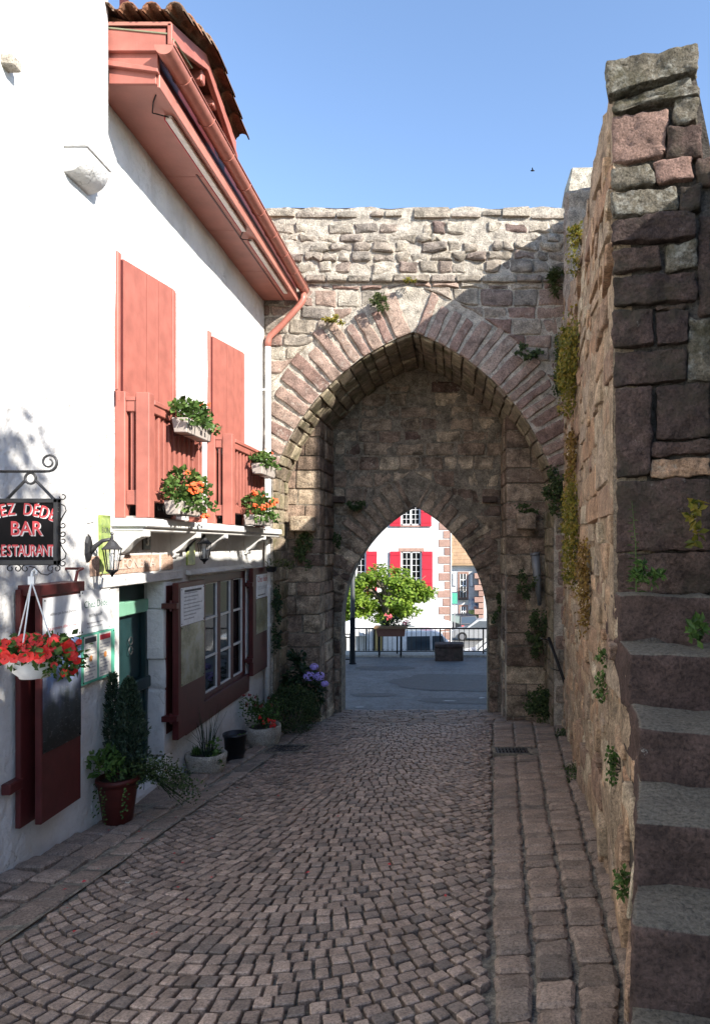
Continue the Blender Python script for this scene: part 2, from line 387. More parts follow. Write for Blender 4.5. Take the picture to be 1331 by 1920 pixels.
    # steps: near-black stone with grey lichen; upward faces painted paler, standing in for skylight
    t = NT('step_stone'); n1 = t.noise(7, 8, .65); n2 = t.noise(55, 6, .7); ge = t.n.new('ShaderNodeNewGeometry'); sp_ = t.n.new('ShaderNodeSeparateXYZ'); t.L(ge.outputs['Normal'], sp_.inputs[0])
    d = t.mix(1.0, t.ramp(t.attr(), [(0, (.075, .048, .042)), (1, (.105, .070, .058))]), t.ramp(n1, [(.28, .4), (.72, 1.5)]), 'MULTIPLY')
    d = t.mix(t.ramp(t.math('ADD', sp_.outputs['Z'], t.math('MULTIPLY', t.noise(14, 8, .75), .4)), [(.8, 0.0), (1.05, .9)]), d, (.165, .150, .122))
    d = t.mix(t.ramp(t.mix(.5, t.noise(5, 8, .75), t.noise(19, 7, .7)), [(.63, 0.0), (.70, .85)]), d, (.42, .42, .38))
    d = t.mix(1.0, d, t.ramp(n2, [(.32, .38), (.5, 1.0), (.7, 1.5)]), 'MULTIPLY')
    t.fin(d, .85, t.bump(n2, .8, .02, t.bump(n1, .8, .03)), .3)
    m_stone('trough_stone', [(.42, .39, .34), (.48, .45, .40)], (.55, 1.2), (.16, .14, .11), (.55, .75), .9, 2)
    m_stone('lintel_stone', [(.42, .29, .235), (.46, .33, .27)], (.75, 1.15), None, bump=.4, sc=2)
    m_stone('quoin', [(.34, .22, .19), (.40, .27, .23), (.30, .19, .165)], (.8, 1.1), None, bump=.3, sc=1)
    m_stone('roof_tile', [(.22, .10, .06), (.30, .15, .09), (.17, .09, .06), (.26, .18, .13), (.13, .08, .06)], (.5, 1.2), (.24, .22, .17), (.6, .75), .6, 2)
    m_stone('far_tile', [(.34, .23, .14), (.40, .28, .18), (.30, .20, .13)], (.8, 1.1), None, bump=.3, sc=1)
    m_stone('asphalt', [(.105, .107, .11), (.115, .116, .118)], (.7, 1.25), (.16, .16, .16), (.50, .6), .4, .5, dist=.02, rough=.72)
    m_stone('asphalt_patch', [(.068, .07, .074), (.075, .077, .08)], (.75, 1.2), None, bump=.4, sc=1, dist=.02, rough=.7)
    m_stone('road', [(.16, .16, .16), (.17, .17, .165)], (.85, 1.1), None, bump=.2, sc=1)
    m_stone('pale_paving', [(.36, .34, .30), (.38, .36, .33)], (.8, 1.1), None, bump=.3, sc=1)
    m_stone('earth', [(.12, .11, .08), (.1, .11, .06)], (.7, 1.2), None, bump=.5)
    m_stone('bark', [(.2, .17, .13), (.26, .23, .18)], (.5, 1.2), None, bump=.8, sc=2)
    m_stone('white_paint_mark', [(.6, .6, .58), (.66, .65, .62)], (.6, 1.1), None, bump=.3, sc=3)
    m_leaf('leaf_dark', (.008, .02, .008), (.02, .045, .015), (.05, .09, .03), .2)
    m_leaf('leaf_mid', (.03, .06, .012), (.07, .14, .03), (.15, .24, .06))
    m_leaf('leaf_tree', (.06, .12, .012), (.18, .29, .03), (.34, .45, .07), .45)
    m_leaf('leaf_conifer', (.012, .028, .016), (.03, .055, .03), (.07, .10, .06), .15)
    m_leaf('leaf_succulent', (.07, .085, .012), (.20, .19, .025), (.33, .24, .04))
    m_leaf('leaf_rust', (.12, .07, .02), (.24, .14, .035), (.33, .23, .05))
    m_leaf('leaf_ivy', (.02, .035, .012), (.05, .08, .025), (.10, .14, .045), .25)
    m_leaf('grass_blade', (.03, .05, .012), (.07, .10, .03), (.14, .16, .06))
make_materials()

# ------------------------------------------------------------------ lettering: font outlines turned into meshes
TXT = {}
def prepare_texts(strings):
    obs = []
    for k, (s, ex, off) in enumerate(strings):
        c = bpy.data.curves.new('text', 'FONT'); c.body = s; c.size = 1; c.extrude = ex; c.offset = off; c.resolution_u = 3
        c.align_x = 'CENTER'; c.align_y = 'CENTER'
        o = bpy.data.objects.new('text', c); col.objects.link(o); obs.append(((s, ex, off), o))
    dg = bpy.context.evaluated_depsgraph_get(); dg.update()
    for key, o in obs:
        me = bpy.data.meshes.new_from_object(o.evaluated_get(dg))
        TXT[key] = ([v.co.copy() for v in me.vertices], [tuple(p.vertices) for p in me.polygons]); bpy.data.meshes.remove(me)
    for key, o in obs:
        c = o.data; bpy.data.objects.remove(o); bpy.data.curves.remove(c)
SIGN1 = 'CHEZ DÉDÉ'; SIGN2 = 'BAR'; SIGN3 = 'RESTAURANT'
LINES = ['Chez Dédé', 'RESTAURANT', 'BAR', "L'addition pas le mot d'achats :", '"La première offre au coup"', '3', 'BON', 'LE BON MENU', 'MENU', 'CARTE', 'Chez dédé', 'SPÉCIALITÉS', 'PLATS DU JOUR', 'LEONENIA', 'DESSERTS', '12€', '15€']
prepare_texts([(ch, .0, .012) for ch in sorted(set((SIGN1 + SIGN2 + SIGN3).replace(' ', '')))] + [(l, .0, .0) for l in LINES] + [('LEONENIA', .06, .0), ('3', .04, .0)])
def put_text(mb, key, origin, ux, uy, size, sx=1.0, rot=0.0, rnd=.5, mi=0):
    vs, fs = TXT[key]; o = Vector(origin); ux = Vector(ux); uy = Vector(uy); n = ux.cross(uy)
    ca, sa = math.cos(rot), math.sin(rot); out = []
    for v in vs:
        x, y = v.x * sx * size, v.y * size
        out.append(o + ux * (x * ca - y * sa) + uy * (x * sa + y * ca) + n * v.z * size)
    mb.add(out, fs, rnd, mi)
FX = (0, 1, 0); FZ = (0, 0, 1)                 # reading directions on the house front
# ================================================================== THE SETTING
def sheet(name, mat, xs, ys, zf, label, kind='structure', lift=0.0):
    mb = MB(); nx, ny = len(xs), len(ys)
    vs = [(x, y, zf(x, y) + lift) for y in ys for x in xs]
    fs = [(j*nx+i, j*nx+i+1, (j+1)*nx+i+1, (j+1)*nx+i) for j in range(ny-1) for i in range(nx-1)]
    mb.add(vs, fs, .5)
    return tag(mb.build(name, mat, None, True), label, kind=kind)
def lin(a, b, n): return [a + (b - a) * i / (n - 1) for i in range(n)]
def gwide(x, y):
    if y < 24.3: return gz(x, y) - .25 if y > -14 else 0.0 - .25
    return gz(x, y)
sheet('ground', 'earth', lin(-400, 400, 9), [-300, -30, -14, 0, 13.8, 24.25, 24.35, 90, 300, 900],
      lambda x, y: -8.9 if y > 25 and (y > 90) else (gz(x, max(y, -14)) - .3), 'bare ground under the street, the square and the town beyond')
street = sheet('street', 'joint_sand', lin(-3.3, 2.1, 28), lin(-4, 13.95, 90), lambda x, y: gz(x, y) + .012 * nz(x, y, 0, 2.5), 'steep narrow street laid with dark setts in curved rows')
# the square beyond the gate, with worn patches
sheet('square', 'asphalt', lin(-14, 12, 40), lin(13.9, 24.0, 22), lambda x, y: gz(x, y) + .02 * nz(x, y, 3, .8), 'blue grey worn asphalt square beyond the arch')
road = sheet('road', 'road', lin(-30, 40, 12), lin(24.4, 88, 20), lambda x, y: gz(x, y) + .02, 'pale sunlit road running downhill behind the railing')
mb = MB()
for y0, y1, x in ((30, 34, 2.6), (37, 42, 2.5), (46, 52, 2.4)):
    mb.add([(x, y0, gz(x, y0)+.03), (x+.14, y0, gz(x, y0)+.03), (x+.14, y1, gz(x, y1)+.03), (x, y1, gz(x, y1)+.03)], [(0, 1, 2, 3)])
mb.build('road_marking', 'white_paint_mark', road)
# repair patches in the asphalt: thin sheets with irregular outlines
sq = bpy.data.objects['square']
for cx, cy, rx, ry, m in ((.2, 17.9, 1.9, 1.5, 'asphalt_patch'), (-2.1, 20.6, .9, .5, 'asphalt_patch'), (.6, 15.2, 1.4, .4, 'asphalt_patch'), (-1.9, 16.0, .55, .28, 'asphalt_patch')):
    mb = MB(); n = 22; pts = []
    for k in range(n):
        a = k * 2 * math.pi / n; q = 1 + .22 * nz(math.cos(a)*2 + cx, math.sin(a)*2, cy, 1.3); x = cx + rx*q*math.cos(a); y = cy + ry*q*math.sin(a); pts.append((x, y, gz(x, y) + .02*nz(x, y, 3, .8) + .006))
    mb.add(pts, [tuple(range(n))], R.random()); mb.build('asphalt_repair', m, sq)
for x, y, w, d in ((.62, 15.55, .16, .05), (-.12, 15.1, .3, .045), (.75, 14.3, .16, .035), (-2.0, 14.45, .2, .04), (.55, 16.6, .42, .12)):
    mb = MB(); n = 9; pts = []
    for k in range(n):
        a = k*2*math.pi/n; q = R.uniform(.75, 1.2); px, py = x + w*q*math.cos(a)*.5, y + d*q*math.sin(a); pts.append((px, py, gz(px, py) + .02*nz(px, py, 3, .8) + .009))
    mb.add(pts, [tuple(range(n))]); mb.build('worn_paint_mark', 'white_paint_mark' if w < .4 else 'road', sq)
# pale kerb at the edge of the square under the railing
mb = MB(); mb.box(-9, 6, 23.35, 24.3, gz(0, 23.6) - .9, gz(0, 23.6) + .10)
tag(mb.build('kerb', 'pale_paving', None, bevel=.02), 'pale stone kerb carrying the railing along the square', kind='structure')

# ---- setts: curved rows across the carriageway
def edgeR(Y): return .156 + .057 * (Y - 3.02)          # right edge of the carriageway
def wallX(Y): return .495 + .12 * Y if Y > 3.2 else .879 - .0 * Y + (Y - 3.2) * .30   # foot of the right-hand wall
LB = -2.50                                             # left edge of the carriageway
gmap = lambda u, v, h: (u, v, gz(u, v) + h)
cells = []
Rr = 1.8; c = 1.2
while c < 12.6:
    row_h = R.uniform(.104, .114)
    x = LB + R.uniform(-.05, 0)
    while x < 1.0:
        Xc = -1.08 + .015 * (c - 3)
        dx = max(-Rr * .93, min(Rr * .93, x - Xc)); cs = math.sqrt(1 - (dx / Rr) ** 2)
        w = R.uniform(.082, .112) * max(.66, cs)
        x1 = x + w
        def arc(xx, cc):
            d = max(-Rr * .93, min(Rr * .93, xx - Xc)); return cc + Rr - math.sqrt(Rr*Rr - d*d)
        g = .0085
        def corner(xx, lo):
            d = max(-Rr*.93, min(Rr*.93, xx - Xc)); k = d / math.sqrt(Rr*Rr - d*d)   # slope of the row here
            t = row_h / (1 + k*k)
            y0 = arc(xx, c)
            return (xx, y0 + g) if lo else (xx - k * t * .75, y0 + t * (1 + k*k) * .25 + t * .75 - g)
        q = [corner(x + g, 1), corner(x1 - g, 1), corner(x1 - g, 0), corner(x + g, 0)]
        q = [(a + R.uniform(-.004, .004), b + R.uniform(-.004, .004)) for a, b in q]
        cx = sum(p[0] for p in q) / 4; cy = sum(p[1] for p in q) / 4
        if LB + .03 < cx < edgeR(cy) - .018 and cy < 12.05:
            cells.append((cy, [(min(max(a, LB + .008), edgeR(b) + .004), b) for a, b in q]))
        x = x1
    c += row_h
# setts that lie in the picture, nearest first
def seen(cx, cy):
    z = gz(cx, cy); x = PX + cx / cy * F; y = PY - z / cy * F
    return y < 1960 and x > -40
vis = sorted([c_ for c_ in cells if c_[0] > .5 and seen(sum(p[0] for p in c_[1]) / 4, c_[0])], key=lambda t: t[0])
hid = [c_ for c_ in cells if c_[0] <= .5 or not seen(sum(p[0] for p in c_[1]) / 4, c_[0])]
def sett(mb, q):
    poly_stone(mb, q, gmap, R.uniform(.032, .044), .006, R.uniform(.0, .002), 1, tilt=.05)
for k, (cy, q) in enumerate(vis[:300]):
    mb = MB(); sett(mb, q); mb.build('sett', 'sett_stone', street, 2)
mb = MB()
for cy, q in vis[300:] + hid: sett(mb, q)
tag(mb.build('far_setts', 'sett_stone', street, 2), 'dark setts running on in curved rows to the gate', kind='stuff')
# ---- apron of cross-laid setts under the gate
mb = MB(); y = 12.1; napr = 0; apr = []
while y < 13.95:
    h = R.uniform(.11, .16); x = -2.42 + R.uniform(0, .1)
    while x < 1.75:
        w = R.uniform(.15, .32)
        q = [(x+.01, y+.01), (x+w-.01, y+.01), (x+w-.01, y+h-.01), (x+.01, y+h-.01)]
        q = [(a + R.uniform(-.012, .012), b + R.uniform(-.012, .012)) for a, b in q]; apr.append(q); x += w
    y += h
for q in apr:
    mb = MB(); poly_stone(mb, q, gmap, R.uniform(.015, .03), .014, .004, 1, tilt=.06); mb.build('apron_stone', 'paving', street, 2)
# ---- left pavement: two rows of broad stones and a gutter row along the house
pave = sheet('pavement', 'joint_sand', [-3.3, -2.98, -2.74, -2.515], lin(-2, 11.6, 60), lambda x, y: gz(x, y) + .02 + .008 * nz(x, y, 1, 3), 'uneven stone pavement along the foot of the white house')
for r, (xa, xb, lo, hi) in enumerate(((-3.24, -2.98, .22, .36), (-2.97, -2.74, .22, .34), (-2.73, -2.515, .28, .46))):
    y = 1.5
    while y < 11.4:
        L = R.uniform(lo, hi); sl = -.035 if r < 2 else 0
        if 6.75 < y + L/2 < 7.75 and r == 0: y += L; continue       # the door step lies here
        q = [(xa+.012, y+.014), (xb-.012, y+.014+sl), (xb-.012, y+L-.014+sl), (xa+.012, y+L-.014)]
        q = [(a + R.uniform(-.014, .014), b + R.uniform(-.016, .016)) for a, b in q]
        mb = MB(); poly_stone(mb, q, lambda u, v, h: (u, v, gz(u, v) + .02 + h), R.uniform(.025, .045) if r < 2 else .012, .02, .008, 2, .008, tilt=.07)
        mb.build('paving_stone', 'paving', pave, 2); y += L
# ---- right gutter strip: four rows of long setts between the carriageway and the wall
strip = sheet('gutter_strip', 'joint_sand', lin(0, 1, 7), lin(1.2, 12.1, 60),
              lambda x, y: 0, 'four straight rows of worn setts along the right-hand wall')
me = strip.data
for v in me.vertices:
    t = v.co.x; Y = v.co.y; a = edgeR(Y) + .004; b = wallX(Y) + .1; v.co.x = a + (b - a) * t; v.co.z = gz(v.co.x, Y) + .006 + .03 * t
smap = lambda u, v, h: (u, v, gz(u, v) + .006 + .03 * max(0, min(1, (u - edgeR(v)) / max(.2, wallX(v) - edgeR(v)))) + h)
GR = (9.05, 9.62)                                        # drain grate in the first two rows
for r in range(4):
    y = 1.5
    while y < 12.05:
        L = R.uniform(.12, .22) * (1.25 if y < 4 else 1)
        def ed(k, Y):
            a = edgeR(Y) + .01; b = wallX(Y) + .04; f = (0, .27, .54, .82, 1.0)[k]; return a + (b - a) * f
        if r < 2 and y + L > GR[0] - .02 and y < GR[1]: y = max(y + .03, GR[1]) if y >= GR[0] - .3 else y + L; continue
        j = lambda: R.uniform(-.011, .011)
        q = [(ed(r, y)+.012+j(), y+.009+j()*.6), (ed(r+1, y)-.012+j(), y+.009+j()*.6), (ed(r+1, y+L)-.012+j(), y+L-.009+j()*.6), (ed(r, y+L)+.012+j(), y+L-.009+j()*.6)]
        mb = MB(); poly_stone(mb, q, smap, R.uniform(.022, .04), .02, .007, 2, .006, tilt=.06); mb.build('strip_stone', 'paving', strip, 2); y += L

# ---- drain grates and covers
def grate(cx, cy, w, d, rot, label):
    t = thing('drain_grate', label, 'drain grate', (cx, cy, gz(cx, cy)), 'iron drain grates in the street')
    ca, sa = math.cos(rot), math.sin(rot)
    def P(u, v, h): x, y = cx + u*ca - v*sa, cy + u*sa + v*ca; return (x, y, gz(x, y) + h)
    def bar(mb, u0, u1, v0, v1, h0, h1): mb.hexa([P(u0,v0,h0), P(u1,v0,h0), P(u1,v1,h0), P(u0,v1,h0), P(u0,v0,h1), P(u1,v0,h1), P(u1,v1,h1), P(u0,v1,h1)])
    mb = MB()
    for a, b, c_, e in ((-w/2-.05, w/2+.05, -d/2-.05, -d/2), (-w/2-.05, w/2+.05, d/2, d/2+.05), (-w/2-.05, -w/2, -d/2, d/2), (w/2, w/2+.05, -d/2, d/2)): bar(mb, a, b, c_, e, -.05, .048)
    mb.build('frame', 'joint_sand', t)
    mb = MB(); bar(mb, -w/2, w/2, -d/2, d/2, .012, .016); mb.build('pit', 'dark_void', t)
    for k in range(9):
        u = -w/2 + w * (k + .5) / 9; mb = MB(); bar(mb, u-.011, u+.011, -d/2, d/2, .02, .045); mb.build('bar', 'iron_grey', t)
    for k in (-.36, 0, .36):
        mb = MB(); bar(mb, -w/2, w/2, k*d-.012, k*d+.012, .018, .042); mb.build('cross_bar', 'iron_grey', t)
grate(edgeR(9.3) + .27, 9.33, .44, .46, 0, 'iron drain grate in the gutter strip at the right')
grate(-2.42, 9.85, .52, .50, -.12, 'iron drain grate between the flower trough and the carriageway')
def ground_at(x, y):                                  # pixel to street point
    Y = 5.0
    for _ in range(60):
        X = (x - PX) / F * Y; Y = gz(X, Y) * F / (PY - y)
    return ((x - PX) / F * Y, Y)
for (x, y, r, lb) in ((778, 1388, .085, 'small white round cover in the middle of the carriageway near the gate'), (245, 1661, .045, 'small white round cover beside the left gutter stones')):
    X, Y = ground_at(x, y); t = thing('water_cover', lb, 'cover', (X, Y, gz(X, Y)))
    mb = MB(); n = 20
    for r0, r1, h0, h1 in ((0, r*.72, .033, .033), (r*.78, r, .036, .028)):
        mb2 = MB(); a = [(X + r1*math.cos(k*2*math.pi/n), Y + r1*math.sin(k*2*math.pi/n)) for k in range(n)]
        mb2.add([(p, q, gz(p, q) + h1) for p, q in a] + [(p, q, gz(p, q) - .01) for p, q in a] + [(X, Y, gz(X, Y) + h0)], [(k, (k+1) % n, 2*n) for k in range(n)] + [(n+k, n+(k+1) % n, (k+1) % n, k) for k in range(n)])
        mb2.build('lid' if r0 == 0 else 'rim', 'white_paint_mark' if r0 == 0 else 'pale_paving', t)
# fallen petals
mb = MB()
for _ in range(46):
    y = R.uniform(3.2, 9); x = R.uniform(-3.0, -1.6) if R.random() < .8 else R.uniform(-1.5, 1)
    mb.leaf((x, y, gz(x, y) + .05), R.uniform(.015, .035), .02, (R.uniform(-.3, .3), R.uniform(-.3, .3), 1), (R.uniform(-1, 1), R.uniform(-1, 1), 0))
tag(mb.build('fallen_petals', 'fallen', None), 'red petals fallen on the paving', kind='stuff')
# ================================================================== THE GATEWAY
YA, YB = 11.6, 13.8                                    # planes of the outer arch and of the inner wall
def circ3(p, q, r):
    ax, ay, bx, by, cx, cy = *p, *q, *r
    d = 2 * (ax*(by-cy) + bx*(cy-ay) + cx*(ay-by))
    ux = ((ax*ax+ay*ay)*(by-cy) + (bx*bx+by*by)*(cy-ay) + (cx*cx+cy*cy)*(ay-by)) / d
    uy = ((ax*ax+ay*ay)*(cx-bx) + (bx*bx+by*by)*(ax-cx) + (cx*cx+cy*cy)*(bx-ax)) / d
    return ux, uy, math.hypot(ax-ux, ay-uy)
class Arch:
    """pointed arch: right half is a circle through three points, left half its mirror image; below the springing straight jambs"""
    def __init__(s, xc, p, q, r):
        s.xc = xc; s.cu, s.cz, s.r = circ3(p, q, r); s.za = p[1]; s.zs = r[1]; s.hw = r[0]
        s.a0 = math.atan2(s.zs - s.cz, s.hw - s.cu); s.a1 = math.atan2(s.za - s.cz, 0 - s.cu)
        s.len = s.r * (s.a1 - s.a0)
    def at(s, t, side, ext=0):                         # t 0 springing .. 1 apex, ext metres outwards
        a = s.a0 + (s.a1 - s.a0) * t; u = s.cu + (s.r + ext) * math.cos(a); z = s.cz + (s.r + ext) * math.sin(a)
        return (s.xc + side * u, z)
    def half(s, z):
        if z <= s.zs: return s.hw
        if z >= s.za: return 0
        return s.cu + math.sqrt(max(0, s.r**2 - (z - s.cz)**2))
    def top(s, x):                                     # height of the opening over x
        u = abs(x - s.xc)
        if u >= s.hw: return None
        return s.cz + math.sqrt(max(0, s.r**2 - (u - s.cu)**2))
    def push(s, x, z, ext):                            # move a point out of the ring
        side = 1 if x >= s.xc else -1; u = (x - s.xc) * side
        if z < s.zs:
            return (s.xc + side * max(u, s.hw + ext), z)
        dx, dz = u - s.cu, z - s.cz; d = math.hypot(dx, dz)
        if d < s.r + ext:
            k = (s.r + ext) / max(d, 1e-6); dx *= k; dz *= k
        return (s.xc + side * max(0.0, s.cu + dx), s.cz + dz)
kA = YA / F; kB = YB / F
BIG = Arch((775 - PX) * kA, (0, (PY-622)*kA), (185*kA, (PY-752)*kA), (263*kA, (PY-895)*kA))
SML = Arch((777 - PX) * kB, (0, (PY-948)*kB), (80*kB, (PY-1012)*kB), (137*kB, (PY-1150)*kB))
ZT = 5.72                                              # top of the wall
gate = thing('stone_gateway', 'medieval stone town gate with a wide pointed arch and a smaller arch inside', 'gateway', (BIG.xc, YA, gz(0, 12.5)))
def holed(arch, x0, x1, z0, z1, Y, dz=.25, amp=.03, seed=0, flip=False):
    """upright wall face at Y with the arch cut out, as a relief of small faces"""
    xs = set(lin(x0, x1, int((x1-x0)/.16)+2))
    xs |= {arch.xc - arch.hw, arch.xc + arch.hw, arch.xc} | {arch.xc + s_*arch.hw*math.sin(k*math.pi/56) for k in range(28) for s_ in (-1, 1)}
    xs = sorted(xs); mb = MB(); n = int((z1 - z0) / dz)
    cols_ = []
    eps = 1e-5
    for a, b in zip(xs[:-1], xs[1:]):
        mid = (a + b) / 2; inside = abs(mid - arch.xc) < arch.hw
        za = (arch.top(a) if arch.top(a) is not None else arch.zs) if inside else z0
        zb = (arch.top(b) if arch.top(b) is not None else arch.zs) if inside else z0
        zt = lambda x: z1 + .05 * nz(x, seed, 0, 2.3)
        for i in range(n):
            p = []
            for x, zz, k in ((a, za, i), (b, zb, i), (b, zb, i+1), (a, za, i+1)):
                z = zz + (zt(x) - zz) * k / n
                p.append((x, Y + amp * nz(x, z, seed, 4.0) + amp * .6 * nz(x, z, seed + 9, 11), z))
            mb.add(p, [(0, 1, 2, 3)] if not flip else [(3, 2, 1, 0)], .5)
    return mb, zt
front, zt = holed(BIG, -7.0, 15.0, -3.9, ZT, YA)
xs = lin(-7.0, 15.0, 120)
for a, b in zip(xs[:-1], xs[1:]):                      # top of the wall
    front.add([(a, YA, zt(a)), (b, YA, zt(b)), (b, YB+.5, zt(b)+.02), (a, YB+.5, zt(a)+.02)], [(0, 1, 2, 3)], .4)
front_o = front.build('front_wall', 'mortar', gate, True, merge=True)
fmap = lambda u, v, h: (u, YA + .02 - h, v)
# voussoirs of the wide arch
for side in (-1, 1):
    t = -.30 / BIG.len; first = True
    while t < .985:
        dt = R.uniform(.17, .27) / BIG.len; t1 = min(t + dt, .995)
        if .995 - t1 < .08 / BIG.len: t1 = .995
        ext = R.uniform(.56, .80); g = .024 / BIG.len
        a, b = BIG.at(t+g, side, .0), BIG.at(t1-g, side, .0)
        c_, d_ = BIG.at(t1-g*1.6, side, ext), BIG.at(t+g*1.6, side, ext + R.uniform(-.05, .05))
        lim = lambda p: (BIG.xc + side * max(.012, (p[0] - BIG.xc) * side), p[1])
        q = [lim(a), lim(b), lim(c_), lim(d_)]
        if side < 0: q = q[::-1]
        mb = MB(); poly_stone(mb, q, fmap, R.uniform(.035, .07), .022, .012, 2, .012, tilt=.04); mb.build('voussoir', 'voussoir_stone', front_o, 2); t = t1
# rubble between ring and wall top
def area(q): return abs(sum(q[i][0]*q[(i+1) % len(q)][1] - q[(i+1) % len(q)][0]*q[i][1] for i in range(len(q)))) / 2
def courses(arch, ext, x0, x1, z0, z1, hs, ws, jit, wave=.05, seed=0):
    out = []; z = z0
    while z < z1 - .04:
        h = min(R.uniform(*hs), z1 - z)
        x = x0 - R.uniform(0, ws[0])
        while x < x1:
            w = R.uniform(*ws); k = 1
            pts = [(x, z), (x+w*.5, z), (x+w, z), (x+w, z+h*.5), (x+w, z+h), (x+w*.5, z+h), (x, z+h), (x, z+h*.5)]
            q = []
            for px, pz in pts:
                pz += wave * nz(px, pz, seed, .9); cx, cz = x + w/2, z + h/2
                q.append((px + (cx - px) * .07 + R.uniform(-jit, jit), pz + (cz - pz) * .10 + R.uniform(-jit, jit)))
            a0 = area(q)
            pc = arch.push(x + w/2, z + h/2, ext * .75) if arch is not None else (x + w/2, z + h/2)
            if math.hypot(pc[0] - x - w/2, pc[1] - z - h/2) > .002: x += w; continue
            if arch is not None: q = [arch.push(px, pz, ext) for px, pz in q]
            q = [(min(max(px, x0), x1), pz) for px, pz in q]
            a1 = area(q)
            if a1 > .35 * a0 and a1 > .006: out.append((q, (x + w/2, z + h/2)))
            x += w
        z += h
    return out
RING = .74
st = courses(BIG, .05, -3.32, -2.95, -3.35, .9, (.24, .36), (.3, .4), .01, .03, 1)
st += courses(BIG, .03, 1.70, 2.12, -3.35, .95, (.24, .38), (.36, .5), .01, .03, 1)
st += courses(BIG, RING, -3.55, 2.12, .95, 4.42, (.19, .31), (.26, .58), .016, .06, 2)
st += courses(None, 0, -3.9, 2.1, 4.60, 5.50, (.12, .24), (.16, .46), .028, .08, 3)
for q, c_ in st:
    up = c_[1] > 4.5
    if up and R.random() < .13: continue               # stones lost, mortar showing
    mb = MB(); poly_stone(mb, q, fmap, R.uniform(.02, .085) if up else R.uniform(.02, .06), .028 if up else .02, .012, 1, tilt=.18 if up else .06); mb.build('rubble_stone', 'rubble' if (up or R.random() < .5) else 'voussoir_stone', front_o, 2)
x = -3.9
while x < 1.9:                                         # ledge and coping
    w = R.uniform(.35, .7); mb = MB(); poly_stone(mb, [(x+.01, 4.45), (x+w-.01, 4.45+R.uniform(-.01, .01)), (x+w-.01, 4.555), (x+.01, 4.555)], fmap, R.uniform(.08, .12), .02, .01, 2, .01); mb.build('ledge_stone', 'rubble', front_o, 2); x += w
x = -4.2
while x < 2.3:
    w = R.uniform(.22, .7); h = R.uniform(-.05, .10); z0 = 5.55 + .05*nz(x, 0, 0, 1.1)
    if R.random() < .12: x += w * .5; continue
    mb = MB(); mb.hexa([(x+.01, YA-.05+R.uniform(-.03,.03), z0), (x+w-.01, YA-.05+R.uniform(-.03,.03), z0), (x+w-.01, YA+.6, z0), (x+.01, YA+.6, z0),
                        (x+.02, YA-.03, z0+h+.1), (x+w-.02, YA-.04, z0+h+.1+R.uniform(-.03,.03)), (x+w-.02, YA+.6, z0+h+.1), (x+.02, YA+.6, z0+h+.12)])
    mb.build('coping_stone', 'rubble', front_o, 2, bevel=.03, seg=2); x += w
# the vault between the two planes
mb = MB(); prof = [(BIG.xc - BIG.hw, -3.9)] + [BIG.at(k/24, -1) for k in range(25)] + [BIG.at(1 - k/24, 1) for k in range(1, 25)] + [(BIG.xc + BIG.hw, -3.9)]
ys = lin(YA, YB + .02, 6); n = len(prof)
mb.add([(x + .02*nz(x, y, z, 3), y, z + .03*nz(x, y, z+5, 3)) for y in ys for x, z in prof], [((j+1)*n+i, (j+1)*n+i+1, j*n+i+1, j*n+i) for j in range(5) for i in range(n-1)], .4)
vault = mb.build('vault', 'inner_mortar', gate, True)
for side in (-1, 1):
    t = 0.0
    while t < .99:
        dt = R.uniform(.16, .30) / BIG.len; t1 = min(1, t + dt); y = YA + .03
        while y < YB - .05:
            L = R.uniform(.3, .62); y1 = min(y + L, YB - .02)
            if y1 - y > .1:
                def vmap(u, v, h, side=side):
                    p = BIG.at(u / BIG.len, side, -h); return (p[0], v, p[1])
                g = .012; q = [(t*BIG.len+g, y+g), (t1*BIG.len-g, y+g), (t1*BIG.len-g, y1-g), (t*BIG.len+g, y1-g)]
                q = [(a + R.uniform(-.01, .01), b + R.uniform(-.015, .015)) for a, b in q]
                if side > 0: q = q[::-1]
                m2 = MB(); poly_stone(m2, q, vmap, R.uniform(.015, .055), .02, .008, 1, tilt=.1); m2.build('vault_stone', 'vault_stone_mat', vault, 2)
            y = y1
        t = t1
for X, sgn in ((BIG.xc - BIG.hw, 1), (BIG.xc + BIG.hw, -1)):            # jambs of the wide arch
    z = -3.3
    while z < BIG.zs - .05:
        h = min(R.uniform(.22, .36), BIG.zs - z); y = YA + .02
        while y < 12.6:
            L = R.uniform(.3, .5); y1 = min(y + L, 12.65)
            q = [(y+.012, z+.012), (y1-.012, z+.012), (y1-.012, z+h-.012), (y+.012, z+h-.012)]
            q = [(a + R.uniform(-.012, .012), b + R.uniform(-.012, .012)) for a, b in q]
            m2 = MB(); poly_stone(m2, q if sgn > 0 else q[::-1], lambda u, v, h_, X=X, s_=sgn: (X + s_*h_, u, v), R.uniform(.015, .05), .02, .008, 1, tilt=.08); m2.build('jamb_stone', 'vault_stone_mat', vault, 2)
            y = y1
        z += h
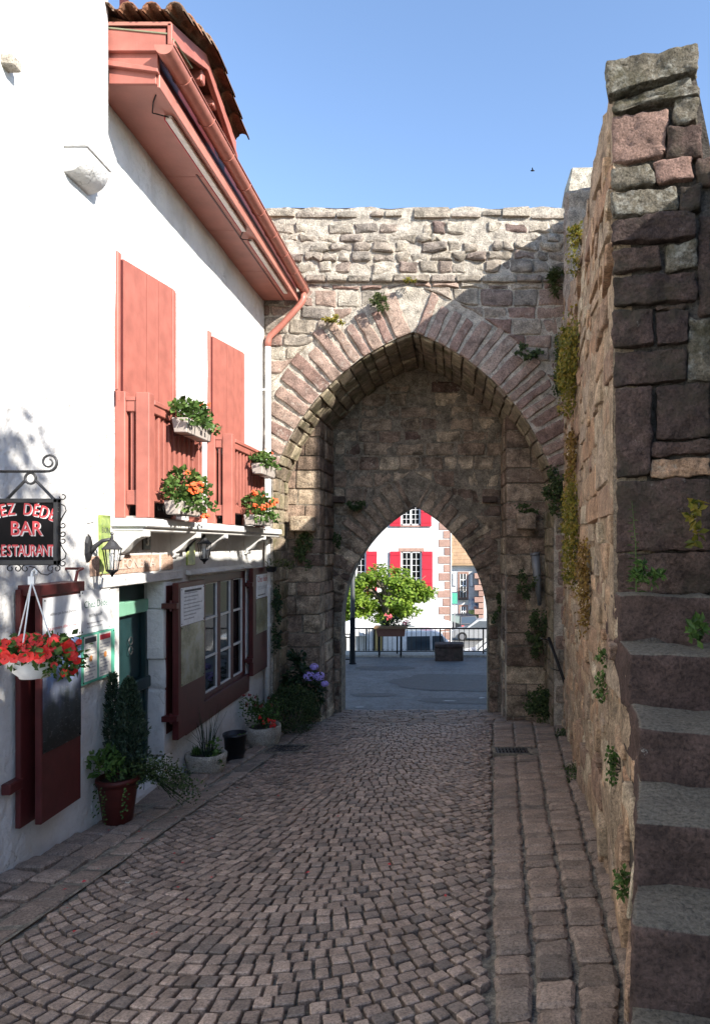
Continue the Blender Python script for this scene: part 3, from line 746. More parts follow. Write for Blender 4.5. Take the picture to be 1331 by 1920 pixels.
# inner wall with the small arch
inner, _ = holed(SML, -3.4, 2.0, -3.9, 4.0, YB, .25, .03, 4)
ms = MB(); prof = [(SML.xc - SML.hw, -3.9)] + [SML.at(k/16, -1) for k in range(17)] + [SML.at(1 - k/16, 1) for k in range(1, 17)] + [(SML.xc + SML.hw, -3.9)]
n = len(prof); ys = lin(YB + .005, YB + .52, 4)
inner.add([(x, y, z) for y in ys for x, z in prof], [((j+1)*n+i, (j+1)*n+i+1, j*n+i+1, j*n+i) for j in range(3) for i in range(n-1)], .3)
inner_o = inner.build('inner_wall', 'inner_mortar', gate, True, merge=True)
back, _ = holed(SML, -7.0, 15.0, -3.9, ZT - .05, YB + .52, .5, .02, 7, True)
back.build('rear_wall', 'mortar', gate, True, merge=True)
imap = lambda u, v, h: (u, YB + .02 - h, v)
for side in (-1, 1):
    t = 0.0
    while t < .985:
        dt = R.uniform(.17, .27) / SML.len; t1 = min(t + dt, .995)
        if .995 - t1 < .07 / SML.len: t1 = .995
        ext = R.uniform(.42, .66); g = .020 / SML.len
        lim = lambda p: (SML.xc + side * max(.01, (p[0] - SML.xc) * side), p[1])
        q = [lim(SML.at(t+g, side, -.004)), lim(SML.at(t1-g, side, -.004)), lim(SML.at(t1-g*1.6, side, ext)), lim(SML.at(t+g*1.6, side, ext + R.uniform(-.04, .04)))]
        if side < 0: q = q[::-1]
        mb = MB(); poly_stone(mb, q, imap, R.uniform(.03, .065), .022, .01, 2, .012, tilt=.05); mb.build('voussoir', 'inner_stone', inner_o, 2); t = t1
st = courses(SML, .03, -2.43, .93, -3.42, .30, (.24, .36), (.2, .3), .01, .02, 5)
st += courses(SML, .60, -2.43, .93, .30, 3.3, (.22, .34), (.36, .66), .014, .04, 6)
for q, c_ in st:
    if BIG.half(c_[1] / kA * kA) and c_[1] > BIG.zs and abs(c_[0] - BIG.xc) > BIG.half(c_[1]) + .05: continue
    if max(p[1] for p in q) > 3.55: continue
    mb = MB(); poly_stone(mb, q, imap, R.uniform(.01, .055), .024, .012, 1, tilt=.08); mb.build('wall_block', 'inner_stone', inner_o, 2)
# side piers
def pier(x0, x1, y0, y1, inner_side, label):
    p = MB(); p.box(x0+.03, x1-.03, y0+.03, y1, -3.9, 2.35); po = p.build('pier', 'inner_mortar', gate, label=label)
    z = gz(0, 12.9) - .1
    while z < 2.3:
        h = R.uniform(.20, .40); sp = R.uniform(.38, .62)
        xs_ = [x0, x0 + (x1-x0)*sp, x1] if R.random() < .75 else [x0, x1]
        for a, b in zip(xs_[:-1], xs_[1:]):
            e = R.uniform(-.02, .035); j = lambda: R.uniform(-.012, .012)
            m2 = MB(); g = .010
            m2.hexa([(a+g+j(), y0-e+j(), z+g), (b-g+j(), y0-e+j(), z+g+j()), (b-g, y0+.5, z+g), (a+g, y0+.5, z+g), (a+g+j(), y0-e+j(), z+h-g+j()), (b-g+j(), y0-e+j(), z+h-g), (b-g, y0+.5, z+h-g), (a+g, y0+.5, z+h-g)])
            m2.build('pier_stone', 'inner_stone', po, 2, bevel=.022, seg=2)
        if True:
            m2 = MB(); a = x1 if inner_side > 0 else x0; e = inner_side * R.uniform(.0, .03)
            m2.hexa([(a-.2*inner_side, y0+.5, z+.01), (a+e, y0+.5, z+.01), (a+e, y1, z+.01), (a-.2*inner_side, y1, z+.01), (a-.2*inner_side, y0+.5, z+h-.01), (a+e, y0+.5, z+h-.01), (a+e, y1, z+h-.01), (a-.2*inner_side, y1, z+h-.01)])
            m2.build('pier_stone', 'inner_stone', po, 2, bevel=.02)
        z += h
    return po
pl = pier(-3.2, -2.45, 12.5, 13.8, 1, 'left side pier inside the wide arch')
pr = pier(.945, 1.78, 12.6, 13.8, -1, 'right side pier inside the wide arch')
def block(name, x0, x1, y0, y1, z0, z1, parent, mat='inner_stone', amp=.02): return rough_block(name, mat, parent, x0, x1, y0, y1, z0, z1, 3, amp, 4, .03)
a = PP(545, 968, 12.3); b = PP(590, 996, 12.3); block('corbel', a[0], b[0], 12.22, 12.6, b[2], a[2], pl)
a = PP(968, 962, 12.4); b = PP(1004, 992, 12.4); block('corbel', a[0], b[0], 12.3, 12.7, b[2], a[2], pr)
for x0, x1 in ((621, 646), (904, 931)):
    a = PP(x0, 931, 13.7); b = PP(x1, 942, 13.7); mb = MB(); mb.box(a[0], b[0], 13.62, 13.85, b[2], a[2]); mb.build('impost_slab', 'end_stone', inner_o, bevel=.01)
# chimney-like block on the wall walk behind the top of the wall
a = PP(1040, 318, 14.4); b = PP(1110, 372, 14.4)
mb = MB(); mb.hexa([(a[0]-.1, 14.3, 5.5), (b[0]+.5, 14.3, 5.5), (b[0]+.5, 15.2, 5.5), (a[0]-.1, 15.2, 5.5), (a[0]+.33, 14.3, a[2]), (b[0]+.5, 14.3, a[2]+.02), (b[0]+.5, 15.2, a[2]), (a[0]+.33, 15.2, a[2])])
mb.build('merlon', 'rubble', gate, bevel=.03)

# ================================================================== RIGHT-HAND WALL AND STEPS
HW = [(1.5, -1.75), (2.32, -1.75), (2.33, -1.36), (2.62, -1.36), (2.63, -1.14), (3.06, -1.14), (3.07, -.90), (3.50, -.90), (3.51, -.64), (3.98, -.64), (3.99, -.38), (4.14, -.38), (4.15, 2.80), (4.6, 2.92), (5.1, 3.12), (6.0, 3.12), (6.7, 3.16), (7.5, 3.15), (8.4, 3.3), (9.2, 3.55), (9.9, 3.7), (9.91, 5.1), (12.5, 5.4)]
def Htop(Y):
    for (a, p), (b, q) in zip(HW[:-1], HW[1:]):
        if a <= Y <= b: return p + (q - p) * (Y - a) / (b - a)
    return HW[-1][1] if Y > 5 else HW[0][1]
ramp_ = thing('rampart_wall', 'tall ruined stone wall overgrown with plants along the right of the street', 'wall', (1.5, 7, gz(1, 7)))
mb = MB(); ys = [y for y in lin(1.6, 12.2, 107)] + [4.145, 4.155, 9.902, 9.912, 2.325, 2.335, 2.625, 2.635, 3.065, 3.075, 3.505, 3.515, 3.985, 3.995]; ys = sorted(ys); nzr = 34
vs = []
for y in ys:
    z0 = gz(1, y) - .3; z1 = Htop(y) + (.05 * nz(y, 3, 0, 3.1) if y > 4.15 else 0)
    for k in range(nzr + 1):
        z = z0 + (z1 - z0) * k / nzr; x = wallX(y) - .035 * nz(y, z, 1, 2.2) - .03 * nz(y, z, 4, 8) - (.02 if y > 4 else 0)
        vs.append((x, y, z))
    vs.append((wallX(y) + .44, y, z1 + .02 * nz(y, 9, 0, 4)))
m = nzr + 2
mb.add(vs, [((j+1)*m+i, (j+1)*m+i+1, j*m+i+1, j*m+i) for j in range(len(ys)-1) for i in range(m-1)], .5)
mb.add([(wallX(y) + .44, y, z) for y in ys for z in (gz(1, y) - .3, Htop(y))], [(j*2, j*2+1, j*2+3, j*2+2) for j in range(len(ys)-1)], .5)
core = mb.build('wall_core', 'ochre_mortar', ramp_, 2)
rmap = lambda u, v, h: (wallX(u) - h, u, v)
cand = []
z = -3.9
while z < 5.4:
    h = R.uniform(.10, .26); y = 2.0 - R.uniform(0, .3)
    while y < 11.7:
        w = R.uniform(.22, .66)
        zc = z + h/2; yc = y + w/2
        if zc - h*.5 > gz(1, yc) - .25 and zc + h*.42 < min(Htop(max(y, 1.6)), Htop(min(y+w, 12.2))) - .03:
            q = [(y+.012, z+.012), (y+w-.012, z+.012), (y+w-.012, z+h-.012), (y+.012, z+h-.012)]
            cand.append([(a + R.uniform(-.02, .02), b + R.uniform(-.02, .02)) for a, b in q][::-1])
        y += w
    z += h
cand.sort(key=lambda q: q[0][1])
for k, q in enumerate(cand[:300]):
    mb = MB(); poly_stone(mb, q, rmap, R.uniform(.0, .055), .014, .01, 2, .014, tilt=.10); mb.build('facing_stone', 'ochre_stone', core, 2)
mb = MB()
for q in cand[300:]: poly_stone(mb, q, rmap, R.uniform(.0, .055), .014, .01, 1, tilt=.10)
tag(mb.build('far_facing_stones', 'ochre_stone', core, 2), 'small weathered stones of the wall running on to the gate', kind='stuff')
# the end of the wall that faces the camera, stone by stone
def EP(x, y, h=0):
    k = (x - PX) / F; Y = 4.448 / (1 + .3 * k); X = k * Y
    return X, Y, (PY - y) / F * Y
def EPuv(x, y): X, Y, Z = EP(x, y); return (X, Z)
emap = lambda u, v, h: (u - h * .28, 4.448 - .3 * u - h * .95, v)
ends = [('cap_stone', .10, [(1137,130),(1306,92),(1306,142),(1140,190)]), ('cap_stone', .06, [(1150,198),(1292,152),(1302,168),(1150,206)]), ('cap_stone', .09, [(1148,208),(1306,170),(1309,186),(1200,206),(1150,219)]),
 ('pink_stone', .08, [(1147,224),(1250,211),(1249,285),(1240,292),(1146,309)]), ('cap_stone', .07, [(1264,195),(1308,190),(1306,228),(1285,236),(1262,230)]), ('end_stone', .05, [(1252,243),(1313,236),(1314,298),(1250,300)]),
 ('cap_stone', .09, [(1146,322),(1215,312),(1228,330),(1226,350),(1146,358)]), ('pink_stone', .08, [(1222,310),(1299,298),(1300,338),(1232,349)]),
 ('cap_stone', .08, [(1147,369),(1268,357),(1270,400),(1147,412)]), ('end_stone', .07, [(1274,356),(1313,352),(1313,396),(1276,401)]),
 ('end_stone', .09, [(1147,420),(1302,406),(1302,449),(1147,462)]), ('end_stone', .08, [(1147,476),(1234,464),(1238,504),(1147,516)]), ('cap_stone', .08, [(1248,462),(1304,452),(1308,503),(1250,510)]),
 ('end_stone', .10, [(1149,526),(1302,514),(1304,567),(1150,577)]), ('end_stone', .05, [(1228,574),(1284,570),(1284,581),(1228,585)]), ('end_stone', .09, [(1150,586),(1222,581),(1224,646),(1150,655)]), ('end_stone', .08, [(1229,590),(1291,586),(1289,640),(1233,647)]),
 ('end_stone', .10, [(1152,662),(1286,655),(1286,714),(1153,726)]), ('cap_stone', .03, [(1292,600),(1331,600),(1331,714),(1290,714)]),
 ('end_stone', .11, [(1154,733),(1220,729),(1217,890),(1155,899)]), ('end_stone', .09, [(1230,726),(1330,718),(1330,820),(1230,826)]), ('end_stone', .07, [(1219,831),(1330,826),(1330,851),(1219,856)]), ('ochre_stone', .07, [(1219,862),(1330,858),(1330,891),(1219,897)]),
 ('end_stone', .12, [(1156,905),(1331,900),(1331,1031),(1156,1036)]), ('end_stone', .10, [(1158,1041),(1331,1036),(1331,1112),(1160,1114)]),
 ('end_stone', .03, [(1306,300),(1331,298),(1331,350),(1306,350)]), ('end_stone', .02, [(1310,405),(1331,402),(1331,590),(1310,590)])]
mb = MB(); P0 = [EP(1166, 150), EP(1300, 118), EP(1335, 290), EP(1335, 1180), EP(1176, 1180)]
tri = [(p[0]+.005, p[1]+.02, p[2]) for p in P0]
mb.prism(tri, (.02, .40, 0)); mb.build('end_core', 'dark_mortar', ramp_)
for m, d, q in ends:
    mb = MB(); qq = [EPuv(*p) for p in q][::-1]
    poly_stone(mb, qq, emap, d * R.uniform(.3, .75), .008, .004, 2, .010, tilt=.05); roughen(mb.build('end_stone', m, ramp_, 2), 3, .016, 11, R.uniform(0, 30))
# the taller far length of the wall: its squared end
Ye = 9.9; xe = wallX(Ye)
mb = MB(); mb.hexa([(xe-.05, Ye-.12, 3.2), (xe+.45, Ye-.17, 3.2), (xe+.45, Ye+.35, 3.2), (xe-.04, Ye+.35, 3.2), (xe-.04, Ye-.03, 5.10), (xe+.45, Ye-.05, 5.14), (xe+.45, Ye+.35, 5.34), (xe-.04, Ye+.35, 5.30)])
roughen(mb.build('wall_end', 'rubble', ramp_, bevel=.02), 5, .05, 3.5)
mb = MB(); mb.box(2.40, 2.95, 8.9, YA + .1, 2.5, 5.98); mb.build('hidden_shadow_block', 'rubble', ramp_, bevel=.03)  # unseen block added to throw the diagonal shadow across the gate

steps = thing('stone_staircase', 'steep flight of worn dark stone steps beside the wall at lower right', 'stairs', (1.3, 3, gz(1, 3)))
S = [(.967, 3.96, -.294, -.56), (.905, 3.48, -.554, -.83), (.83, 3.04, -.818, -1.07), (.70, 2.60, -1.055, -1.30), (.61, 2.30, -1.28, -1.62), (.49, 1.9, -1.55, -1.9)]
for k, (xl, yf, zt_, zb) in enumerate(S):
    def sk(v, xl=xl, yf=yf):
        u = v.x - xl; return Vector((v.x - .015 + wallX(v.y) - wallX(yf), v.y - .22 * u, v.z - .012 * u))
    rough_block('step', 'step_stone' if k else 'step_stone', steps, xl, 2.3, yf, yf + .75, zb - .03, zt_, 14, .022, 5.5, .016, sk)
mb = MB(); mb.hexa([(.99, 3.3, -2.5), (2.3, 3.0, -2.5), (2.3, 4.3, -2.5), (1.05, 4.3, -2.5), (.99, 4.0, -.42), (2.3, 3.7, -.42), (2.3, 4.3, -.42), (1.05, 4.3, -.42)]); mb.build('stair_core', 'dark_mortar', steps)
mb = MB(); mb.hexa([(.74, 2.5, -2.6), (2.3, 2.2, -2.6), (2.3, 4.0, -2.6), (.98, 4.0, -2.6), (.80, 2.8, -1.2), (2.3, 2.5, -1.2), (2.3, 4.0, -1.2), (.98, 4.0, -1.2)]); mb.build('stair_core', 'dark_mortar', steps)
# wall added out of view right of the steps to shade the street 
tw = thing('added_shade_wall', 'high wall added out of view beside the stone steps to shade the street', 'wall', (2.5, 0, 0))
mb = MB(); mb.box(2.32, 2.8, -1.6, 4.9, -2.2, 2.62); mb.build('wall_core', 'dark_mortar', tw)
mb = MB(); mb.box(1.56, 2.31, 4.55, 4.9, -1, 2.15); ret = mb.build('return_wall', 'dark_mortar', tw)
for q, c_ in courses(None, 0, 1.57, 2.30, -.95, 2.12, (.2, .34), (.25, .5), .014, .02, 12):
    mb = MB(); poly_stone(mb, q, lambda u, v, h: (u, 4.56 - h, v), R.uniform(.02, .05), .012, .006, 2, .01, tilt=.05); mb.build('wall_stone', 'end_stone', ret, 2)
y = -1.6
while y < 4.8:
    w = R.uniform(.5, .9); mb = MB(); mb.box(2.28, 2.84, y+.01, y+w-.01, 2.63, 2.78); mb.build('coping_stone', 'end_stone', tw, bevel=.02); y += w
# ================================================================== THE WHITE HOUSE
house = thing('white_house', 'white plastered house with salmon shutters, small balconies and a deep red eave', 'house', (XF, 8.8, gz(-3.2, 8.8)))
Y0H, Y1H = 6.03, 11.62
DR = (6.58, 7.62, -2.62, -.40)                          # door opening: y0, y1, z0, z1
WN = (8.30, 10.62, -2.02, -.40)                         # ground floor window
def plaster_wall(y0, y1, z0f, z1, holes, seed, depth=.24):
    ys = set(lin(y0, y1, int((y1-y0)/.12)+2)); zs = set(lin(-4.2, z1, int((z1+4.2)/.12)+2))
    for a, b, c_, d in holes: ys |= {a, b}; zs |= {c_, d}
    def clean(v):
        v = sorted(v); o = [v[0]]
        keep = {q for h in holes for q in h}
        for x in v[1:]:
            if x - o[-1] < .035:
                if x in keep: o[-1] = x
            else: o.append(x)
        return o
    ys, zs = clean(ys), clean(zs); mb = MB()
    def P(y, z):
        near = min([max(abs(y - max(a, min(b, y))), abs(z - max(c_, min(d, z)))) for a, b, c_, d in holes] or [1])
        k = min(1, near / .1)
        return (XF + (.010 * nz(y, z, seed, 1.6) + .006 * nz(y, z, seed+3, 5)) * k, y, z)
    inside = lambda y, z: any(a < y < b and c_ < z < d for a, b, c_, d in holes)
    for a, b in zip(ys[:-1], ys[1:]):
        for c_, d in zip(zs[:-1], zs[1:]):
            if inside((a+b)/2, (c_+d)/2): continue
            mb.add([P(a, c_), P(b, c_), P(b, d), P(a, d)], [(0, 1, 2, 3)], .5)
    for a, b, c_, d in holes:
        X = XF - depth
        for p in (((a, c_), (a, d)), ((b, d), (b, c_)), ((a, d), (b, d)), ((b, c_), (a, c_))):
            (ya, za), (yb, zb) = p; mb.add([(XF, ya, za), (XF, yb, zb), (X, yb, zb), (X, ya, za)], [(0, 1, 2, 3)], .5)
    return mb
wall = plaster_wall(Y0H, Y1H, 0, 4.2, [DR, WN], 1)
wall.add([(XF, Y1H, -4.2), (XF-6, Y1H, -4.2), (XF-6, Y1H, 4.2), (XF, Y1H, 4.2)], [(3, 2, 1, 0)], .5)
wall_o = wall.build('wall', 'plaster', house, True, merge=True)
# ---- door, set back in its stone jamb
xd = XF - .2
door = MB(); door.box(xd-.05, xd, DR[0], DR[1]-.02, DR[2]-.1, -1.45, mi=0); door_o = door.build('door', 'door_green', house)
mb = MB(); mb.box(xd-.06, xd-.03, DR[0], DR[1], -1.45, DR[3]); mb.build('upper_panel', 'door_green', door_o)
for a, b in ((DR[0]+.02, DR[0]+.09), (6.86, 6.95), (DR[1]-.10, DR[1]-.02)):
    mb = MB(); mb.box(xd-.03, xd+.03, a, b, -2.6, -.62); mb.build('stile', 'door_green', door_o, bevel=.008)
mb = MB(); mb.box(xd-.03, xd+.06, DR[0]+.03, DR[1]-.02, -1.58, -1.45); mb.build('middle_rail', 'door_green', door_o, bevel=.015)
mb = MB(); mb.box(xd-.04, xd+.035, 6.96, DR[1]-.03, -.74, -.60); mb.build('top_rail', 'door_green_sunlit', door_o, bevel=.01)
mb = MB(); mb.box(xd-.04, xd+.09, DR[0]+.01, 6.94, -.73, -.58); mb.build('door_head_block', 'door_green_sunlit', door_o, bevel=.01)
for k in range(4):
    y = 6.99 + k * .16; mb = MB(); mb.box(xd-.03, xd+.008, y, y+.15, -2.5, -1.6); mb.build('board', 'door_green', door_o, bevel=.004)
mb = MB(); mb.lathe([(.0, -.02), (.012, -.02), (.012, .02), (.0, .02)], (xd+.04, 7.1, -1.38), 8); mb.build('knob', 'iron', door_o)
# glazing lattice of the upper half: a faint ironwork scroll
for dz in (0, .1):
    mb = MB(); mb.tube([(xd+.01, 7.22 + .04*math.cos(a/6), -1.02 - dz + .04*math.sin(a/6)) for a in range(0, 38, 2)], .005, 5); mb.build('iron_scroll', 'iron_grey', door_o)
for z0, z1, e in ((-2.72, -2.36, .05), (-2.34, -1.62, .012), (-1.60, -1.28, -.015), (-1.27, -.72, .03), (-.71, -.41, .01)):
    rough_block('jamb_stone', 'plaster', wall_o, XF-.19, XF+.012, DR[1]-.03-e, DR[1]+.16, z0, z1, 3, .008, 6, .012)
# lintel stone with carved letters
lz0, lz1 = -.285, -.105
mb = MB(); mb.box(XF-.05, XF+.012, 6.32, 7.46, lz0, lz1); li = mb.build('lintel_stone', 'lintel_stone', house, bevel=.006)
mb = MB(); mb.box(XF-.05, XF+.012, 7.52, 7.82, lz0, lz1); mb.build('lintel_stone', 'lintel_stone', house, bevel=.006)
mb = MB(); mb.box(XF-.05, XF+.011, 6.05, 6.27, lz0, lz1); mb.build('lintel_stone', 'lintel_stone', house, bevel=.006)
mb = MB(); put_text(mb, ('LEONENIA', .06, .0), (XF+.012, 6.93, (lz0+lz1)/2), FX, FZ, .135, 1.25); mb.build('lettering', 'carved_stone', li)
mb = MB(); mb.box(XF-.01, XF+.035, 6.2, 8.05, -.40, -.30); mb.build('door_head', 'plaster', house, bevel=.008)
# ---- ground floor window
xw = XF - .06
win = MB()
for a, b, c_, d in ((WN[0], WN[1], WN[3]-.11, WN[3]), (WN[0], WN[1], WN[2], WN[2]+.06), (WN[0], WN[0]+.07, WN[2], WN[3]), (WN[1]-.07, WN[1], WN[2], WN[3])): win.box(xw-.06, xw+.04, a, b, c_, d)
win_o = win.build('window', 'dark_red', house, bevel=.006)
mb = MB(); mb.box(XF-.02, XF+.035, 8.15, WN[1]+.02, WN[2]-.26, WN[2]+.01); mb.build('sill_board', 'dark_red', win_o, bevel=.006)
mb = MB(); mb.prism([(XF+.0, WN[0]-.1, WN[3]+.03), (XF+.07, WN[0]-.1, WN[3]+.03), (XF+.05, WN[0]-.1, WN[3]+.075), (XF, WN[0]-.1, WN[3]+.10)], (0, 2.5, 0)); mb.build('drip_moulding', 'plaster', wall_o, bevel=.01)
lights = [(8.37, 8.85), (8.95, 9.42), (9.53, 9.98), (10.08, 10.53)]
for a, b in lights:
    fr = MB()
    for p in ((a-.05, a), (b, b+.05)): fr.box(xw-.03, xw+.03, p[0], p[1], WN[2]+.06, WN[3]-.11)
    fo = fr.build('casement', 'dark_red', win_o, bevel=.005)
    mb = MB()
    for p in ((a-.001, a+.014), (b-.014, b+.001)): mb.box(xw-.02, xw+.022, p[0], p[1], WN[2]+.06, WN[3]-.11)
    for z in (WN[2]+.06, WN[3]-.125): mb.box(xw-.02, xw+.023, a, b, z, z+.016)
    for z in (-1.49, -.98): mb.box(xw-.02, xw+.024, a, b, z-.013, z+.013)
    mb.build('glazing_bar', 'white_trim', fo)
    for z0, z1 in ((WN[2]+.076, -1.503), (-1.477, -.993), (-.967, WN[3]-.125)):
        mb = MB(); mb.box(xw-.012, xw-.004, a+.012, b-.012, z0-.002, z1+.002); mb.build('pane', 'glass', fo)
mb = MB(); mb.box(xw-.5, xw-.3, WN[0]-.2, WN[1]+.2, WN[2]-.2, WN[3]+.1); mb.build('dark_room', 'dark_void', house)
mb = MB(); mb.box(xw-.003, xw-.001, 8.42, 8.55, -1.93, -1.6); so = mb.build('window_sticker', 'white_paper', win_o)
mb = MB(); mb.box(xw-.0008, xw+.0006, 8.44, 8.53, -1.69, -1.62); mb.box(xw-.0008, xw+.0006, 8.44, 8.53, -1.80, -1.75); mb.build('sticker_print', 'ink_red', so)
# ---- dark red shutters of the ground floor, with posters pinned on them
def shutter(x0, x1, y0, y1, z0, z1, label, hinges=True):
    t = MB(); t.box(x0, x1, y0, y1, z0, z1); o = t.build('ground_floor_shutter', 'dark_red', house, bevel=.006, label=label)
    if hinges:
        for z in (z0+.25, z1-.25):
            mb = MB(); mb.box(XF, x1+.01, y0-.07, y0+.03, z-.03, z+.03); mb.tube([(x0+.0, y0-.03, z-.06), (x0+.0, y0-.03, z+.06)], .018, 8); mb.build('hinge', 'dark_red', o)
    return o
sA = shutter(XF+.09, XF+.16, 7.60, 8.40, -2.18, -.43, 'dark red shutter between door and window')
mb = MB(); mb.box(XF+.0, XF+.02, 7.62, 8.3, -2.12, -.46); mb.build('shutter_back_leaf', 'dark_red', house, bevel=.004)
sB = shutter(XF+.03, XF+.10, 10.62, 11.48, -2.05, -.37, 'dark red shutter at the corner by the drainpipe')
sC = shutter(XF+.12, XF+.17, 5.06, 5.60, -2.08, -.34, 'dark red shutter leaf carrying a mountain photograph', False)
mb = MB(); mb.box(XF+.02, XF+.06, 4.99, 5.62, -2.08, -.33); mb.build('shutter_back_leaf', 'dark_red', house, bevel=.005)
mb = MB(); mb.box(XF+.02, XF+.19, 5.02, 5.62, -.38, -.30); mb.build('shutter_top_board', 'dark_red', house, bevel=.004)
mb = MB(); mb.tube([(XF+.0, 5.68, -.20), (XF+.14, 5.68, -.20), (XF+.14, 5.60, -.22), (XF+.14, 5.55, -.36)], .012, 6); mb.build('shutter_stay', 'dark_red', house)
for z in (-.75, -1.75):
    mb = MB(); mb.box(XF, XF+.07, 4.86, 5.02, z-.04, z+.04); mb.build('hinge', 'dark_red', house, bevel=.008)
for y in (8.36, 11.44):
    mb = MB(); mb.tube([(XF, y, -2.23 if y < 9 else -2.08), (XF+.1, y, -2.23 if y < 9 else -2.08), (XF+.1, y, -2.16 if y < 9 else -2.0)], .008, 5); mb.build('shutter_catch', 'iron', house)
def poster(name, x, y0, y1, z0, z1, mat, label, cat='poster', thick=.004):
    t = thing(name, label, cat, (x, (y0+y1)/2, z0))
    mb = MB(); mb.box(x, x+thick, y0, y1, z0, z1); mb.build('sheet', mat, t)
    for y in (y0+.02, y1-.02):
        for z in (z0+.02, z1-.02):
            mb = MB(); mb.lathe([(0, -.006), (.006, -.006), (.006, .006), (0, .006)], (x+thick, y, z), 6); mb.build('pin', 'iron', t)
    return t
def print_lines(t, x, y0, y1, zs, h, mat='ink_grey', frac=(.5, 1)):
    mb = MB()
    for z in zs:
        y = y0
        end = y0 + (y1-y0) * R.uniform(*frac)
        while y < end:
            w = R.uniform(.01, .05); mb.box(x, x+.0012, y, min(y+w, end), z, z+h*R.uniform(.7, 1)); y += w + .008
    tag(mb.build('small_print', mat, t), kind='stuff')
xs_ = XF + .16
p = poster('menu_sheet', xs_+.002, 7.66, 8.36, -.92, -.49, 'white_paper', 'white printed menu sheet pinned on the shutter beside the door', 'menu')
print_lines(p, xs_+.0065, 7.74, 8.30, [-.86 + .042*k for k in range(8)], .016)
mb = MB(); mb.box(xs_+.0062, xs_+.0072, 7.76, 8.28, -.545, -.52); mb.build('heading_bar', 'ink_dark', p)
poster('landscape_photograph', xs_+.002, 7.665, 8.375, -1.60, -.925, 'print_field', 'blurred green and grey landscape print on the shutter beside the door')
p = poster('restaurant_sheet', XF+.102, 10.78, 11.46, -.86, -.48, 'white_paper', 'white sheet with red heading on the shutter by the drainpipe', 'sheet')
mb = MB(); put_text(mb, ('Chez dédé', .0, .0), (XF+.1075, 11.12, -.56), FX, FZ, .13); mb.build('lettering', 'ink_red', p)
mb = MB(); put_text(mb, ('RESTAURANT', .0, .0), (XF+.1075, 11.12, -.70), FX, FZ, .085); mb.build('lettering', 'ink_grey', p)
print_lines(p, XF+.1065, 10.86, 11.40, [-.82], .02, 'ink_dark')
poster('landscape_print', XF+.102, 10.775, 11.465, -1.42, -.87, 'print_field', 'hazy landscape print on the shutter by the drainpipe')
xs_ = XF + .17
p = poster('notice_board', xs_+.002, 5.075, 5.59, -.74, -.40, 'white_paper', 'white notice with a line of dark script above the petunias', 'notice')
mb = MB(); put_text(mb, ("L'addition pas le mot d'achats :", .0, .0), (xs_+.0075, 5.33, -.53), FX, FZ, .032, 1.0); mb.build('lettering', 'ink_dark', p)
mb = MB(); put_text(mb, ('"La première offre au coup"', .0, .0), (xs_+.0075, 5.33, -.64), FX, FZ, .036, 1.0); mb.build('lettering', 'ink_red', p)
p = poster('mountain_photograph', xs_+.002, 5.075, 5.59, -1.56, -.745, 'print_mountain', 'dark photograph of a steep mountainside with stones below the hanging basket')
# ---- wall panels by the door
xq = XF + .012
p = poster('restaurant_board', xq, 5.88, 6.38, -.78, -.40, 'white_paper', 'pale panel with green restaurant name beside the door', 'panel')
mb = MB(); put_text(mb, ('Chez Dédé', .0, .0), (xq+.0062, 6.13, -.53), FX, FZ, .088); mb.build('lettering', 'ink_green', p)
mb = MB(); put_text(mb, ('RESTAURANT', .0, .0), (xq+.0062, 6.12, -.63), FX, FZ, .036); mb.build('lettering', 'ink_dark', p)
print_lines(p, xq+.0052, 5.98, 6.3, [-.70, -.735], .014, 'ink_grey')
p = poster('menu_case', xq+.006, 5.86, 6.42, -1.215, -.785, 'menu_green', 'green framed menu case with two printed sheets beside the door', 'menu case', .02)
for y0, y1, hd in ((5.885, 6.10, 'ink_dark'), (6.135, 6.345, 'ink_red')):
    mb = MB(); mb.box(xq+.027, xq+.029, y0, y1, -1.19, -.80); s_ = mb.build('menu_page', 'cream_paper', p)
    mb = MB(); mb.box(xq+.0295, xq+.031, y0+.015, y1-.015, -.86, -.815); mb.build('heading_bar', hd, s_)
    print_lines(s_, xq+.0295, y0+.02, y1-.02, [-1.175 + .03*k for k in range(10)], .012, 'ink_grey')
    mb = MB(); mb.lathe([(.0, 0), (.028, 0)], (0, 0, 0), 10, cap=False); vs = [(xq+.031, (y0+y1)/2 + a, -1.0 + b) for a, b, _ in mb.v]
    m2 = MB(); m2.add(vs, mb.f); m2.build('printed_emblem', 'ink_orange', s_)
# ---- house number, two glazed picture tiles
def plaque(name, y0, y1, z0, z1, mat, label, cat):
    t = thing(name, label, cat, (XF, (y0+y1)/2, z0)); mb = MB(); mb.box(XF-.005, XF+.022, y0, y1, z0, z1); mb.build('plate', mat, t, bevel=.004); return t
t = plaque('number_plate', 7.05, 7.22, -.055, .12, 'plate_brown', 'small dark house number plate under the balcony ledge', 'number plate')
mb = MB(); put_text(mb, ('3', .04, .0), (XF+.026, 7.135, .032), FX, FZ, .15); mb.build('number', 'cream_paper', t)
t = plaque('picture_tile', 6.20, 6.38, -.27, .27, 'print_green', 'tall green and yellow picture panel behind the left lantern', 'panel')
mb = MB(); put_text(mb, ('BON', .0, .0), (XF+.0235, 6.29, .13), FX, FZ, .07); mb.build('lettering', 'ink_dark', t)
t = plaque('picture_tile', 8.22, 8.46, -.25, .10, 'print_green', 'small green picture panel behind the right lantern', 'panel')
